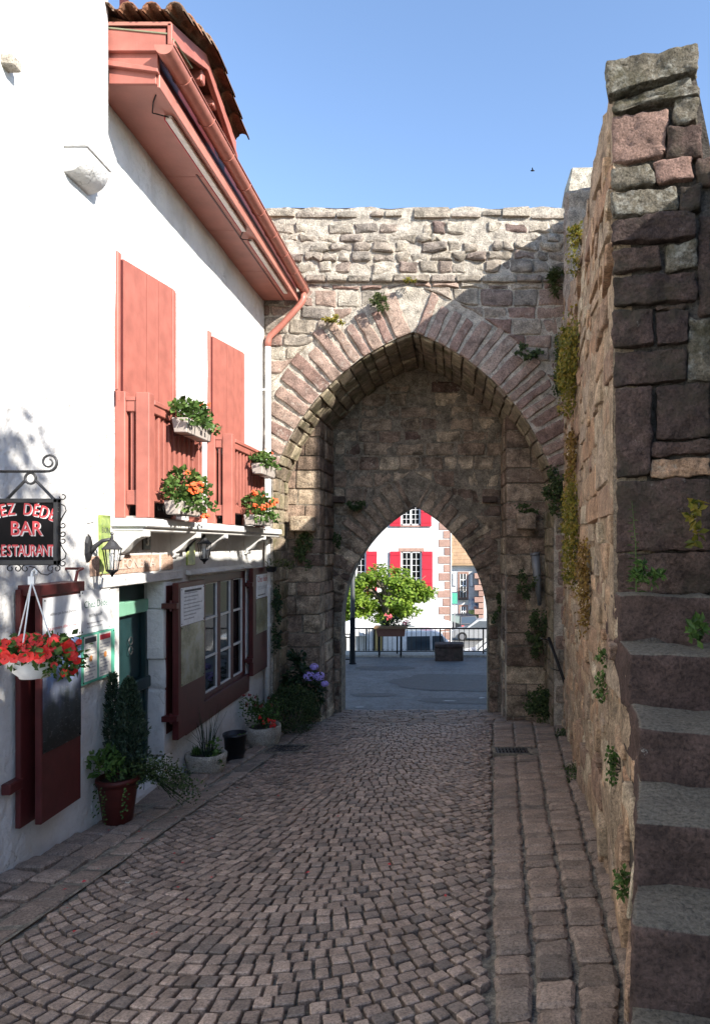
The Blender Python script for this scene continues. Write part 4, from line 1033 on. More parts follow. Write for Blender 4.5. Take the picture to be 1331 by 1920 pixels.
# ---- ledge on scrolled brackets
mb = MB(); mb.box(XF-.05, XF+.34, 6.42, 11.45, .165, .25); ledge = mb.build('balcony_ledge', 'white_trim', house, bevel=.012)
mb = MB(); mb.box(XF-.05, XF+.30, 6.45, 11.42, .125, .17); mb.build('ledge_moulding', 'white_trim', ledge, bevel=.01)
for yb in (6.46, 7.78, 8.72, 10.5):
    pr_ = [(XF-.02, .13), (XF+.30, .13), (XF+.30, .075), (XF+.26, .07)]
    for k in range(9):
        a = k / 8; pr_.append((XF+.25 - .20*a, .06 - .15*(a*a*(3-2*a))))
    pr_ += [(XF+.05, -.115), (XF+.03, -.15), (XF-.02, -.15)]
    mb = MB(); mb.prism([(x, yb, z) for x, z in pr_], (0, .13, 0)); mb.build('scroll_bracket', 'white_trim', ledge, bevel=.006)
# ---- upper shutters (closed, of planks) and little balconies
def upper(y0, y1, nm):
    t = MB(); t.box(XF-.03, XF+.03, y0, y0+.07, .26, 2.80); t.box(XF-.03, XF+.03, y1-.10, y1, .26, 2.90); o = t.build('shutter_frame', 'salmon', house, bevel=.008, label=nm + ' shutter frame')
    n = 3; yy = [y0+.07, y0+.07+(y1-y0-.17)*.42, y0+.07+(y1-y0-.17)*.66, y1-.10]
    top = lambda y: 2.74 + .17 * (y - y0) / (y1 - y0)
    for a, b in zip(yy[:-1], yy[1:]):
        mb = MB(); g = .006
        mb.hexa([(XF-.02, a+g, 1.40), (XF+.045, a+g, 1.40), (XF+.045, b-g, 1.40), (XF-.02, b-g, 1.40), (XF-.02, a+g, top(a)), (XF+.045, a+g, top(a)), (XF+.045, b-g, top(b)), (XF-.02, b-g, top(b))])
        mb.build('plank', 'salmon', o)
    mb = MB(); mb.hexa([(XF-.03, y0+.05, 1.41), (XF+.041, y0+.05, 1.41), (XF+.041, y1-.09, 1.41), (XF-.03, y1-.09, 1.41), (XF-.03, y0+.05, 2.73), (XF+.041, y0+.05, 2.73), (XF+.041, y1-.09, 2.88), (XF-.03, y1-.08, 2.88)]); mb.build('shutter_back', 'dark_red', o)
    mb = MB(); mb.box(XF+.03, XF+.065, y1-.17, y1-.11, .4, 2.88); mb.build('edge_batten', 'salmon', o, bevel=.006)
    mb = MB(); mb.box(XF-.02, XF+.01, y0+.05, y1-.05, .26, 1.42); mb.build('dark_opening', 'dark_void', o)
    mb = MB(); mb.tube([(XF+.02, y0-.02, 1.47), (XF+.06, y0-.05, 1.47), (XF+.06, y0-.05, 1.36)], .01, 5); mb.build('latch', 'salmon', o)
    # balcony
    x0, x1 = XF + .20, XF + .33
    bl = MB(); bl.box(x0, x1, y0-.01, y0+.11, .255, 1.45); b_o = bl.build('balcony', 'salmon', house, bevel=.008, label=nm + ' balcony')
    mb = MB(); mb.box(x0+.01, x1, y1-.10, y1, .255, 1.40); mb.build('corner_post', 'salmon', b_o, bevel=.008)
    mb = MB(); mb.box(XF, XF+.10, y0-.008, y0+.10, .255, 1.46); mb.build('wall_post', 'salmon', b_o, bevel=.008)
    mb = MB(); mb.box(XF+.10, x0, y0+.01, y0+.08, 1.27, 1.40); mb.box(XF+.10, x0, y0, y0+.09, 1.37, 1.41); mb.build('side_rail', 'salmon', b_o, bevel=.006)
    mb = MB(); mb.box(XF+.10, x0, y0+.01, y0+.08, .38, .52); mb.build('side_rail', 'salmon', b_o, bevel=.006)
    mb = MB(); mb.box(XF+.135, XF+.168, y0+.03, y0+.06, .5, 1.3); mb.build('baluster', 'salmon', b_o, bevel=.003)
    mb = MB(); mb.box(x0+.01, x1-.01, y0+.11, y1-.1, 1.27, 1.35); mb.box(x0, x1+.005, y0+.11, y1-.1, 1.35, 1.40); mb.build('hand_rail', 'salmon', b_o, bevel=.008)
    mb = MB(); mb.box(x0+.02, x1-.02, y0+.11, y1-.1, .42, .52); mb.build('foot_rail', 'salmon', b_o, bevel=.006)
    k = 9; L = (y1 - .1) - (y0 + .11)
    for i in range(k):
        y = y0 + .11 + L * (i + .5) / k; mb = MB(); mb.box(x0+.035, x1-.035, y-.026, y+.026, .5, 1.29); mb.build('baluster', 'salmon', b_o, bevel=.004)
    mb = MB(); mb.box(XF, x0, y0+.02, y1-.02, .252, .275); mb.build('balcony_floor', 'box_plastic', b_o)
upper(6.50, 7.86, 'near window')
upper(8.93, 10.42, 'far window')
# ---- eave, gutter, downpipe, roof
ZS = 4.12
XE = -2.66
roof = MB(); roof.hexa([(XE, Y0H+.08, ZS+.42), (XE, Y1H+.1, ZS+.34), (XE-4.5, Y1H+.1, ZS+1.9), (XE-4.5, Y0H+.08, ZS+1.9), (XE, Y0H+.08, ZS+.47), (XE, Y1H+.1, ZS+.39), (XE-4.5, Y1H+.1, ZS+2.0), (XE-4.5, Y0H+.08, ZS+2.0)])
roof_o = roof.build('roof', 'roof_tile', house)
eave_cuts = [Y0H+.08, 7.65, 8.95, 10.3, Y1H-.1]
for a, b in zip(eave_cuts[:-1], eave_cuts[1:]):
    mb = MB(); mb.box(XF-.1, XE, a+.004, b-.004, ZS, ZS+.025); mb.build('soffit_board', 'soffit', house)
mb = MB(); mb.box(XE-.22, XE-.20, 7.6, Y1H-.1, ZS-.006, ZS+.002); mb.build('soffit_seam', 'dark_red', house)
mb = MB(); mb.box(XE, XE+.025, Y0H+.08, Y1H-.08, ZS-.03, ZS+.10); mb.build('eave_batten', 'soffit', house, bevel=.004)
mb = MB(); mb.box(XE-.03, XE-.005, Y0H+.08, Y1H-.08, ZS+.02, ZS+.42); mb.build('fascia', 'dark_red', house)
# boarded near end of the eave box
mb = MB(); mb.box(XF+.15, XE, Y0H+.06, Y0H+.09, ZS-.01, ZS+.14); mb.build('end_board', 'salmon', house, bevel=.004)
mb = MB(); mb.prism([(XF+.15, Y0H+.05, ZS+.17), (XE+.02, Y0H+.05, ZS+.10), (XE+.02, Y0H+.05, ZS+.42), (XF+.15, Y0H+.05, ZS+.45)], (0, .04, 0)); mb.build('end_board', 'salmon', house, bevel=.004)
mb = MB(); mb.prism([(XF+.14, Y0H+.02, ZS+.13), (XE+.03, Y0H+.02, ZS+.07), (XE+.03, Y0H+.02, ZS+.11), (XF+.14, Y0H+.02, ZS+.18)], (0, .05, 0)); mb.build('end_moulding', 'salmon', house, bevel=.004)
mb = MB(); mb.add([(XF+.1, Y0H+.0, ZS+.46), (XE+.14, Y0H+.0, ZS+.40), (XE+.14, Y0H+.5, ZS+.44), (XF+.1, Y0H+.5, ZS+.50), (XE+.20, Y0H+.0, ZS+.33), (XE+.20, Y0H+.4, ZS+.37)], [(0, 1, 2, 3), (1, 4, 5, 2)])
fl = mb.build('flashing', 'flashing', house); so = fl.modifiers.new('s', 'SOLIDIFY'); so.thickness = .012
# half round gutter with seams
XG, ZG, RG = -2.545, ZS + .26, .085
def gutter_pt(a, y, r=RG): return (XG + r*math.cos(a), y, ZG - .06*(y-Y0H)/5.6 + r*math.sin(a))
mb = MB(); ys = lin(Y0H-.05, Y1H-.05, 24); k = 14
for rr in (RG, RG-.007):
    vs = [gutter_pt(math.pi + math.pi*i/k, y, rr) for y in ys for i in range(k+1)]; mb.add(vs, [(j*(k+1)+i, j*(k+1)+i+1, (j+1)*(k+1)+i+1, (j+1)*(k+1)+i) for j in range(len(ys)-1) for i in range(k)])
mb.add([gutter_pt(math.pi + math.pi*i/k, ys[0]) for i in range(k+1)], [tuple(range(k+1))[::-1]])
mb.add([gutter_pt(math.pi + math.pi*i/k, ys[-1]) for i in range(k+1)], [tuple(range(k+1))])
gut = mb.build('gutter', 'gutter', house, True)
mb = MB(); mb.tube([gutter_pt(0, y, RG+.004) for y in ys], .009, 6); mb.build('gutter_lip', 'gutter', gut, True)
y = Y0H + .35
while y < Y1H - .2:
    mb = MB(); mb.tube([gutter_pt(math.pi + math.pi*i/k, y, RG+.003) for i in range(k+1)], .006, 5); mb.build('gutter_seam', 'gutter', gut, True); y += .62
# outlet, swan neck and white downpipe
pe = gutter_pt(-math.pi/2, Y1H-.12)
mb = MB(); mb.tube([pe, (pe[0], pe[1], pe[2]-.10), (pe[0]-.03, pe[1]-.02, pe[2]-.18), (XF+.32, Y1H-.14, 3.68), (XF+.13, Y1H-.15, 3.50), (XF+.10, Y1H-.15, 3.40), (XF+.10, Y1H-.15, 3.32)], .052, 12); mb.build('swan_neck', 'gutter', gut, True)
dp = [(XF+.10, Y1H-.15, 3.40), (XF+.095, Y1H-.15, .5), (XF+.09, Y1H-.15, gz(-3.2, 11.4)+.1)]
mb = MB(); mb.tube(dp, .05, 12); pipe = mb.build('downpipe', 'white_pipe', gut, True)
for z in (2.6, 1.3, .1, -.7, -1.35):
    mb = MB(); mb.tube([(XF+.095, Y1H-.15, z-.02), (XF+.095, Y1H-.15, z+.02)], .058, 12); mb.box(XF, XF+.06, Y1H-.17, Y1H-.13, z-.015, z+.015); mb.build('pipe_clip', 'white_pipe', pipe)
# strip lights under the eave
for (a, b) in ((6.55, 8.9), (9.2, 11.1)):
    mb = MB(); mb.box(XE-.115, XE-.05, a, b, ZS-.045, ZS); so = mb.build('strip_light', 'tube_light', house, bevel=.006)
    mb = MB(); mb.box(XE-.12, XE-.112, a, b, ZS-.05, ZS-.005); mb.build('light_cover', 'far_red', so)
    mb = MB(); mb.tube([(XE-.08, a, ZS-.02), (XE-.16, a-.1, ZS-.05), (XE-.2, a-.08, ZS-.03), (XE-.13, a-.22, ZS-.02), (XE-.07, a-.3, ZS)], .006, 5); mb.build('light_cable', 'iron', so)
# ---- gabled dormer over the gutter
dm = MB()
yn, yr, yf, ze, zr_ = 6.02, 6.86, 7.80, 4.63, 4.95
xo, xi = -2.50, -4.6
for y_, side in ((yn, -1), (yf, 1)):
    dm.hexa([(xi, y_, ze-.05), (xo, y_, ze-.05), (xo, yr, zr_-.05), (xi, yr, zr_-.05), (xi, y_, ze-.02), (xo, y_, ze-.02), (xo, yr, zr_-.02), (xi, yr, zr_-.02)])
dorm = dm.build('dormer', 'soffit', house)
for y_ in (yn, yf):                                     # barge boards
    mb = MB(); s_ = 1 if y_ > yr else -1
    mb.hexa([(xo-.03, y_, ze-.22), (xo+.01, y_, ze-.22), (xo+.01, yr, zr_-.18), (xo-.03, yr, zr_-.18), (xo-.03, y_, ze-.03), (xo+.01, y_, ze-.03), (xo+.01, yr, zr_-.02), (xo-.03, yr, zr_-.02)]); mb.build('barge_board', 'salmon', dorm, bevel=.005)
    mb = MB(); mb.hexa([(xo+.008, y_, ze-.225), (xo+.028, y_, ze-.225), (xo+.028, yr, zr_-.185), (xo+.008, yr, zr_-.185), (xo+.008, y_, ze-.18), (xo+.028, y_, ze-.18), (xo+.028, yr, zr_-.14), (xo+.008, yr, zr_-.14)]); mb.build('barge_moulding', 'salmon', dorm, bevel=.004)
for y_, z_ in ((6.2, 4.60), (yr, zr_-.2), (7.55, 4.58), (7.2, 4.72)):
    mb = MB(); mb.box(xi, xo-.02, y_-.05, y_+.05, z_-.12, z_); mb.build('purlin', 'salmon', dorm, bevel=.012)
mb = MB(); mb.box(xo-.5, xo-.46, yn+.1, yf-.1, ZS+.3, 4.95); mb.build('gable_boards', 'dark_red', dorm)
mb = MB(); mb.box(xi, xo-.05, yn+.02, yn+.06, ze-.26, ze-.06); mb.build('eave_board', 'salmon', dorm, bevel=.004)
k = 0
for side, y_ in ((-1, yn), (1, yf)):                    # barrel tiles
    x = xo + .06
    while x > xi + .1:
        for i in range(4):
            t0, t1 = i / 4, (i + 1) / 4 + .04
            for up in (0, 1):
                r = .085 if up else .075; cx = x - (0 if up else .10)
                A = Vector((cx, y_ + side*.06 + (yr - y_ - side*.06) * t0, ze + (zr_ - ze) * t0 + (.01 if up else .02) + .02*(1-0)));
                B = Vector((cx, y_ + side*.06 + (yr - y_ - side*.06) * min(1, t1), ze + (zr_ - ze) * min(1, t1) + (.0 if up else .01)))
                mb = MB(); n = 7; ring = []
                for P_, rr in ((A, r), (B, r*.86), (A, r-.016), (B, r*.86-.016)):
                    for q in range(n):
                        a = math.pi * q / (n-1); ring.append((P_.x + rr*math.cos(a), P_.y, P_.z + (rr*math.sin(a) if up else rr*(.55 - math.sin(a)*.8) + .02)))
                fs = []
                for q in range(n-1): fs += [(q, q+1, n+q+1, n+q), (2*n+q+1, 2*n+q, 3*n+q, 3*n+q+1), (q+1, q, 2*n+q, 2*n+q+1)]
                mb.add(ring, fs)
                if x > -3.6 or i == 0: mb.build('tile', 'roof_tile', dorm, True)
        x -= .205
y = Y0H + .3
while y < Y1H:                                          # lowest course of tiles over the gutter
    if y > yf + .1 or True:
        mb = MB(); n = 7; ring = []
        for xx, zz, rr in ((XE+.06, ZS+.44, .085), (XE-.36, ZS+.58, .075)):
            for q in range(n):
                a = math.pi*q/(n-1); ring.append((xx, y + rr*math.cos(a), zz - .06*(y-Y0H)/5.6 + rr*math.sin(a)))
        mb.add(ring, [(q, q+1, n+q+1, n+q) for q in range(n-1)] + [tuple(range(n))[::-1]]); mb.build('tile', 'roof_tile', roof_o, True)
    y += .2
# ================================================================== TALLER NEIGHBOUR ON THE LEFT
nb = thing('tall_white_building', 'tall white plastered building at the left edge with a corbelled chimney breast', 'building', (XF, 2, gz(-3.2, 2)))
w2 = plaster_wall(-3.0, Y0H, 0, 8.5, [], 1)
w2.add([(XF, Y0H, 4.0), (XF-5, Y0H, 4.0), (XF-5, Y0H, 8.5), (XF, Y0H, 8.5)], [(3, 2, 1, 0)], .5)
w2.build('wall', 'plaster', nb, True, merge=True)
cb = MB(); cb.box(XF-.05, XF+.18, 5.65, 6.03, 3.38, 8.6); cb_o = cb.build('chimney_breast', 'plaster', nb, bevel=.012)
mb = MB(); mb.box(XF-.05, XF+.205, 5.635, 6.045, 3.29, 3.38); mb.build('corbel_slab', 'plaster', nb, bevel=.006)
pr_ = [(XF-.03, 3.29), (XF+.19, 3.29)] + [(XF+.19 - .19*(1-math.cos(a*math.pi/16)), 3.285 - .20*math.sin(a*math.pi/16)) for a in range(1, 9)] + [(XF-.03, 3.085)]
mb = MB(); mb.prism([(x, 5.65, z) for x, z in pr_], (0, .38, 0)); mb.build('corbel', 'plaster', nb, True, bevel=.006)
mb = MB(); mb.box(XF-.02, XF+.09, 4.86, 4.96, 3.42, 3.50); mb.build('stone_stub', 'trough_stone', nb, bevel=.01)
# door step
st_ = thing('door_step', 'long dark stone step on the ground in front of the green door', 'step', (-2.95, 7.2, gz(-2.95, 7.2)))
mb = MB(); g1, g2 = gz(-3, 6.8), gz(-3, 7.8)
mb.hexa([(-3.26, 6.62, g1-.12), (-2.86, 6.62, g1-.12), (-2.80, 7.86, g2-.12), (-3.26, 7.86, g2-.12), (-3.26, 6.62, g1-.0), (-2.88, 6.62, g1+.0), (-2.82, 7.86, g1-.005), (-3.26, 7.86, g1-.005)]); mb.build('slab', 'paving', st_, bevel=.012)
# ================================================================== HANGING SIGN
YS = 4.2
def SP(x, y, dy=0): return ((x - PX) / F * (YS + dy), YS + dy, (PY - y) / F * (YS + dy))
sg = thing('hanging_sign', 'black hanging sign board with red painted lettering in a wrought iron frame', 'sign', (XF, YS, -.2))
a = SP(112, 935); b = SP(112, 1056); xl = SP(-34, 0)[0]
mb = MB(); mb.hexa([(xl, YS-.012, b[2]-.0), (a[0]-.03, YS-.012, b[2]+.02), (a[0]-.03, YS+.012, b[2]+.02), (xl, YS+.012, b[2]), (xl, YS-.012, a[2]-.01), (a[0]-.03, YS-.012, a[2]-.01), (a[0]-.03, YS+.012, a[2]-.01), (xl, YS+.012, a[2]-.01)]); board = mb.build('sign_board', 'sign_black', sg)
mb = MB(); e = .028
for p in ((xl, a[0], a[2]-e, a[2]), (xl, a[0], b[2]-.012, b[2]+e-.008), (a[0]-e, a[0], b[2]-.012, a[2])): mb.box(p[0], p[1], YS-.022, YS+.022, p[2], p[3])
mb.build('frame', 'iron_grey', sg, bevel=.005)
UX = (1, 0, 0)
def arc_text(s, xc, zc, size, sp, sag, sx=1.0):
    sh, mn = MB(), MB(); n = len(s)
    for k, ch in enumerate(s):
        if ch == ' ': continue
        u = (k - (n-1)/2); x = xc + u * sp; z = zc - sag * u * u; rot = -2 * sag * u / sp * .9 if sag else 0
        put_text(sh, (ch, .0, .012), (x+.006, YS-.0135, z-.006), UX, FZ, size, sx, rot)
        put_text(mn, (ch, .0, .012), (x, YS-.0155, z), UX, FZ, size, sx, rot)
    o = mn.build('lettering', 'sign_red', board); sh.build('lettering_shadow', 'sign_white', o)
xm = SP(54, 0)[0]
arc_text('CHEZ DÉDÉ', SP(40, 0)[0], SP(0, 955)[2], .105, .0505, .0024, .74)
arc_text('BAR', SP(52, 0)[0], SP(0, 992)[2], .122, .067, 0, .9)
arc_text('RESTAURANT', SP(49, 0)[0], SP(0, 1033)[2], .098, .0368, .0, .62)
# twisted bracket arm with a scroll end, ring and hangers
z_arm = SP(0, 884)[2]
pts = [(XF, YS, z_arm)] + [(x, YS, z_arm) for x in lin(XF+.1, SP(82, 0)[0], 6)]
cx, cz = SP(94, 870)[0], SP(0, 868)[2]
for k in range(22):
    t = k / 21; an = -math.pi/2 + t * 2.9 * math.pi; r = .056 * (1 - .70 * t); pts.append((cx - .005 + r*math.cos(an), YS, cz + r*math.sin(an) + .005))
mb = MB(); mb.tube(pts, [.009] * 7 + [.009 - .004 * k / 21 for k in range(22)], 7); arm = mb.build('bracket_arm', 'iron_grey', sg, True)
mb = MB()
for k in range(46):                                    # twist of the bar
    x = XF + .05 + k * .0145
    if x < SP(82, 0)[0]: mb.tube([(x, YS-.009, z_arm-.008), (x+.016, YS-.011, z_arm+.006)], .004, 4)
mb.build('bar_twist', 'iron_grey', arm)
rc = SP(58, 897)
mb = MB(); mb.tube([(rc[0] + .033*math.cos(k*math.pi/8), YS, rc[2] + .033*math.sin(k*math.pi/8)) for k in range(16)], .008, 6, closed=True); mb.build('ring', 'iron_grey', sg, True)
for q in (SP(102, 936), (rc[0] - (SP(102, 0)[0] - rc[0]), YS, SP(0, 936)[2])):
    mb = MB(); mb.tube([(rc[0] + (.03 if q[0] > rc[0] else -.03), YS, rc[2]-.01), q], .009, 6); mb.build('hanger', 'iron_grey', sg)
def scroll(x0, z0, r, ang0, turns, flip, name='scroll'):
    mb = MB(); mb.tube([(x0 + flip * r*(1-.5*k/14)*math.cos(ang0 + turns*2*math.pi*k/14) , YS, z0 + r*(1-.5*k/14)*math.sin(ang0 + turns*2*math.pi*k/14)) for k in range(15)], .0038, 5); mb.build(name, 'iron_grey', sg, True)
xr = a[0]
for z, r, t in ((SP(0, 931)[2], .022, .8), (SP(0, 985)[2], .019, .9), (SP(0, 1001)[2], .019, 1), (SP(0, 1014)[2], .018, .9), (SP(0, 1056)[2], .02, .8)): scroll(xr + .022, z, r, math.pi, t, 1)
for z0, z1 in ((SP(0, 944)[2], SP(0, 978)[2]), (SP(0, 1052)[2], SP(0, 1018)[2])):
    mb = MB(); mb.tube([(xr+.004, YS, z0), (xr+.035, YS, z0 + (z1-z0)*.15), (xr+.042, YS, z0 + (z1-z0)*.4), (xr+.018, YS, z0 + (z1-z0)*.75), (xr+.006, YS, z1)], .0038, 5); mb.build('scroll', 'iron_grey', sg, True)
for x, r in ((34, .022), (48, .022), (96, .022), (108, .02), (20, .02)): scroll(SP(x, 0)[0], SP(0, 1066)[2], r, math.pi/2, .9, -1 if x in (34, 108) else 1)
mb = MB(); q = [SP(x, y) for x, y in ((56, 1062), (66, 1064), (78, 1076), (90, 1078), (100, 1072))]; mb.tube(q, .0038, 5); mb.build('scroll', 'iron_grey', sg, True)

# ================================================================== PLANTS
def rv(n=1.0): return Vector((R.uniform(-1, 1), R.uniform(-1, 1), R.uniform(-1, 1))) * n
def ball():
    while True:
        v = rv()
        if v.length < 1: return v
def foliage(mb, n, pt, size, out=None, upb=.5, wr=.7, rlo=0, rhi=1):
    for _ in range(n):
        p = Vector(pt()); nn = rv() + Vector((0, 0, upb)); d = rv() if out is None else (p - Vector(out)).normalized() + rv(.7)
        s = size * R.uniform(.65, 1.3); mb.leaf(p, s, s * wr, nn, d, R.uniform(rlo, rhi), bend=R.uniform(-.2, .25))
def flower(mb, c, r, nrm, petals=5, cup=.25, mi=0):
    n = Vector(nrm).normalized(); a = n.orthogonal().normalized(); b = n.cross(a); c = Vector(c); ph = R.uniform(0, 6)
    vs = [c]; m = petals * 2
    for k in range(m):
        an = ph + k * 2*math.pi/m; rr = r * (1 if k % 2 == 0 else .86); vs.append(c + (a*math.cos(an) + b*math.sin(an))*rr + n*r*cup)
    mb.add(vs, [(0, 1+k, 1+(k+1) % m) for k in range(m)], R.random(), mi)
def umbel(mb, c, r, k=14):                              # geranium head
    for _ in range(k):
        v = ball() * r; flower(mb, Vector(c) + v, r*.42, v + Vector((.4, -.4, .4)), 5, .15)
def bowl_profile(r, h, rim=.012): return [(r*.55, 0), (r*.8, h*.22), (r*.96, h*.62), (r, h*.9), (r+rim, h*.92), (r+rim, h), (r-rim*.6, h), (r*.85, h*.8)]
# ---- hanging basket of red petunias
hb = thing('hanging_basket', 'white hanging bowl of bright red petunias below the sign', 'hanging basket', SP(64, 1272))
bc = SP(65, 1270); rB = .145
mb = MB(); mb.lathe([(rB*.55, 0), (rB*.58, .012), (rB*.8, .04), (rB*.97, .10), (rB, .13), (rB+.01, .135), (rB-.01, .145), (rB*.85, .12)], bc, 28); mb.build('bowl', 'white_plastic', hb, True)
hk = SP(60, 1090)
for dx, dy in ((-.125, .0), (.125, .02), (.0, -.13)):
    mb = MB(); mb.tube([hk, (bc[0]+dx, bc[1]+dy, bc[2]+.13)], .0045, 5); mb.build('strap', 'white_plastic', hb)
mb = MB(); mb.box(hk[0]-.02, hk[0]+.018, YS-.006, YS+.006, hk[2]-.02, hk[2]+.03); mb.tube([(hk[0], YS, hk[2]+.02), (hk[0]+.005, YS, hk[2]+.06), (hk[0]+.02, YS, hk[2]+.075), (hk[0]+.033, YS, hk[2]+.06), (hk[0]+.03, YS, hk[2]+.045)], .008, 6); mb.build('hook', 'white_plastic', hb)
mb = MB(); C0 = Vector((bc[0]+.01, bc[1], bc[2]+.17))
foliage(mb, 520, lambda: C0 + Vector((ball().x*.24, ball().y*.2, ball().z*.085)), .05, C0, .6); 
foliage(mb, 160, lambda: Vector((bc[0]+.15+R.uniform(-.05, .12), bc[1]+R.uniform(-.12, .1), bc[2]+.10+R.uniform(-.08, .1))), .045, C0, .4)
tag(mb.build('foliage', 'leaf_mid', hb), kind='stuff')
mb = MB(); md = MB()
for _ in range(62):
    v = ball(); v = v / max(v.length, .3); v.z = abs(v.z)*.9 - .25; v.y = -abs(v.y) if R.random() < .75 else v.y
    c_ = C0 + Vector((v.x*.26, v.y*.2, v.z*.115)); nn = v + Vector((.25, -.7, .2)); rr = R.uniform(.026, .038)
    flower(mb, c_, rr, nn, 5, .28); md.ico(c_ + nn.normalized()*.004, .005, jit=.1, sub=1)
for _ in range(14):
    c_ = Vector((bc[0]+.2+R.uniform(-.05, .09), bc[1]+R.uniform(-.1, .05), bc[2]+.12+R.uniform(-.1, .1))); flower(mb, c_, R.uniform(.022, .034), (R.uniform(-.2, .6), -1, R.uniform(-.2, .5)), 5, .3)
tag(mb.build('flowers', 'petal_red', hb), kind='stuff'); tag(md.build('flower_centres', 'petal_dark', hb), kind='stuff')
# ---- geranium boxes
def flower_box(name, label, y0, y1, x0, zb, h, col_, dens, fl, spread=(.10, .16), drop=.1, up=.22):
    t = thing(name, label, 'flower box', (x0+.08, (y0+y1)/2, zb), 'geranium boxes on the balconies')
    w = .17
    mb = MB(); mb.hexa([(x0+.02, y0+.02, zb), (x0+w-.02, y0+.02, zb), (x0+w-.02, y1-.02, zb), (x0+.02, y1-.02, zb), (x0, y0, zb+h), (x0+w, y0, zb+h), (x0+w, y1, zb+h), (x0, y1, zb+h)]); mb.build('planter', col_, t, bevel=.008)
    mb = MB(); mb.box(x0+.012, x0+w-.012, y0+.012, y1-.012, zb+h, zb+h+.006); mb.build('soil', 'soil', t)
    for y in (y0+.12, y1-.12):
        mb = MB(); mb.tube([(x0-.02, y, zb+h), (x0-.02, y, zb-.012), (x0+w+.02, y, zb-.012), (x0+w+.03, y, zb+h*.6)], .005, 5); mb.build('wire_hook', 'iron', t)
    yc = (y0+y1)/2; L = (y1-y0)/2; cen = Vector((x0+w/2, yc, zb+h))
    mb = MB()
    def pt():
        v = ball(); return (cen.x + v.x*spread[0] + abs(v.z)*.02, cen.y + v.y*(L+spread[1]), cen.z + up*.38 + v.z*up*.55)
    foliage(mb, dens, pt, .062, cen, .7, .9)
    foliage(mb, dens//4, lambda: (x0+w+R.uniform(-.02, .07), R.uniform(y0-.08, y1+.1), cen.z - R.uniform(-.05, drop)), .055, cen, .4, .9)
    for _ in range(26):
        p = Vector(pt()); mb.tube([(cen.x, p.y*.8+cen.y*.2, cen.z), p], .004, 4, rnd=.4)
    tag(mb.build('foliage', 'leaf_mid', t), kind='stuff')
    mb = MB()
    for (dy, dz, dx, r) in fl: umbel(mb, (cen.x+dx, cen.y+dy, cen.z+dz), r)
    tag(mb.build('flower_heads', 'petal_orange', t), kind='stuff')
xb = XF + .36
flower_box('flower_box', 'geranium box hooked on the hand rail of the near balcony', 6.92, 7.62, xb, 1.14, .15, 'box_plastic', 330, [(.36, .27, .05, .026), (.22, .24, .02, .02), (.12, .22, .05, .018)], (.13, .12), .04, .24)
flower_box('flower_box', 'geranium box hooked on the hand rail of the far balcony', 9.62, 10.35, xb, 1.0, .15, 'box_plastic', 240, [(.25, .22, .05, .02), (-.05, .24, .05, .016)], (.12, .1), .04, .2)
flower_box('flower_box', 'orange geranium box at the foot of the near balcony', 6.78, 7.52, XF+.34, .30, .14, 'box_plastic', 430, [(-.12, .14, .12, .06), (-.02, .16, .13, .058), (.1, .17, .1, .05), (.2, .2, .08, .045), (.02, .32, .0, .035), (.2, -.13, .12, .05)], (.15, .14), .08, .36)
flower_box('flower_box', 'orange geranium box at the foot of the far balcony', 9.35, 10.25, XF+.34, .27, .14, 'box_plastic', 380, [(-.1, .14, .12, .045), (.1, .16, .12, .045), (-.25, .1, .12, .045), (.3, .2, .1, .05), (.42, .24, .12, .055), (.1, .3, .02, .03), (-.42, .3, .06, .04), (-.45, .12, .08, .035)], (.16, .16), .08, .36)
# ---- wall lanterns
def lantern(px, py, label):
    Y = FY(px); Z = (PY - py) / F * Y; o = Vector((XF, Y, Z))
    t = thing('wall_lantern', label, 'lantern', (XF, Y, Z), 'black wall lanterns on the white house')
    mb = MB(); n = 8; vs = []
    for dx, s_ in ((0, 1), (.022, .8), (.034, .5)): vs += [(XF+dx, Y + .062*s_*math.cos(k*math.pi/4+.39)*.8, Z + .135*s_*math.sin(k*math.pi/4+.39)) for k in range(n)]
    mb.add(vs, [(i*n+k, i*n+(k+1) % n, (i+1)*n+(k+1) % n, (i+1)*n+k) for i in range(2) for k in range(n)] + [tuple(2*n+k for k in range(n))]); mb.build('back_plate', 'iron', t)
    mb = MB(); mb.tube([(XF+.03, Y, Z-.03), (XF+.07, Y, Z+.02), (XF+.13, Y, Z+.065), (XF+.20, Y, Z+.08)], [.026, .022, .018, .014], 8); mb.build('arm', 'iron_grey', t, True)
    c_ = (XF+.215, Y, Z)
    mb = MB(); mb.lathe([(.0, .145), (.012, .14), (.016, .125), (.008, .115), (.013, .105), (.013, .075), (.035, .055), (.06, .02), (.088, -.005), (.085, -.012), (.0, -.012)], c_, 10); mb.build('cap', 'iron_grey', t)
    for k in range(6):
        an = k*math.pi/3+.2; mb = MB(); mb.tube([(c_[0]+.075*math.cos(an), c_[1]+.075*math.sin(an), Z-.01), (c_[0]+.048*math.cos(an), c_[1]+.048*math.sin(an), Z-.19)], .0055, 5); mb.build('bar', 'iron', t)
    mb = MB(); mb.lathe([(.07, -.012), (.043, -.188)], c_, 6, cap=False); mb.build('glass', 'lamp_glass', t)
    mb = MB(); mb.lathe([(.05, -.188), (.052, -.20), (.03, -.215), (.012, -.235), (.01, -.25), (.0, -.255)], c_, 10); mb.build('foot', 'iron', t)
    mb = MB(); mb.lathe([(.012, -.18), (.012, -.13), (.02, -.11), (.024, -.075), (.014, -.045), (.0, -.04)], c_, 10); mb.build('bulb', 'bulb', t, True)
    mb = MB(); mb.tube([(XF+.004, Y-.02, Z+.1), (XF+.004, Y-.03, Z+.22), (XF+.004, Y+.1, Z+.24)], .004, 4); mb.build('cable', 'white_trim', t)
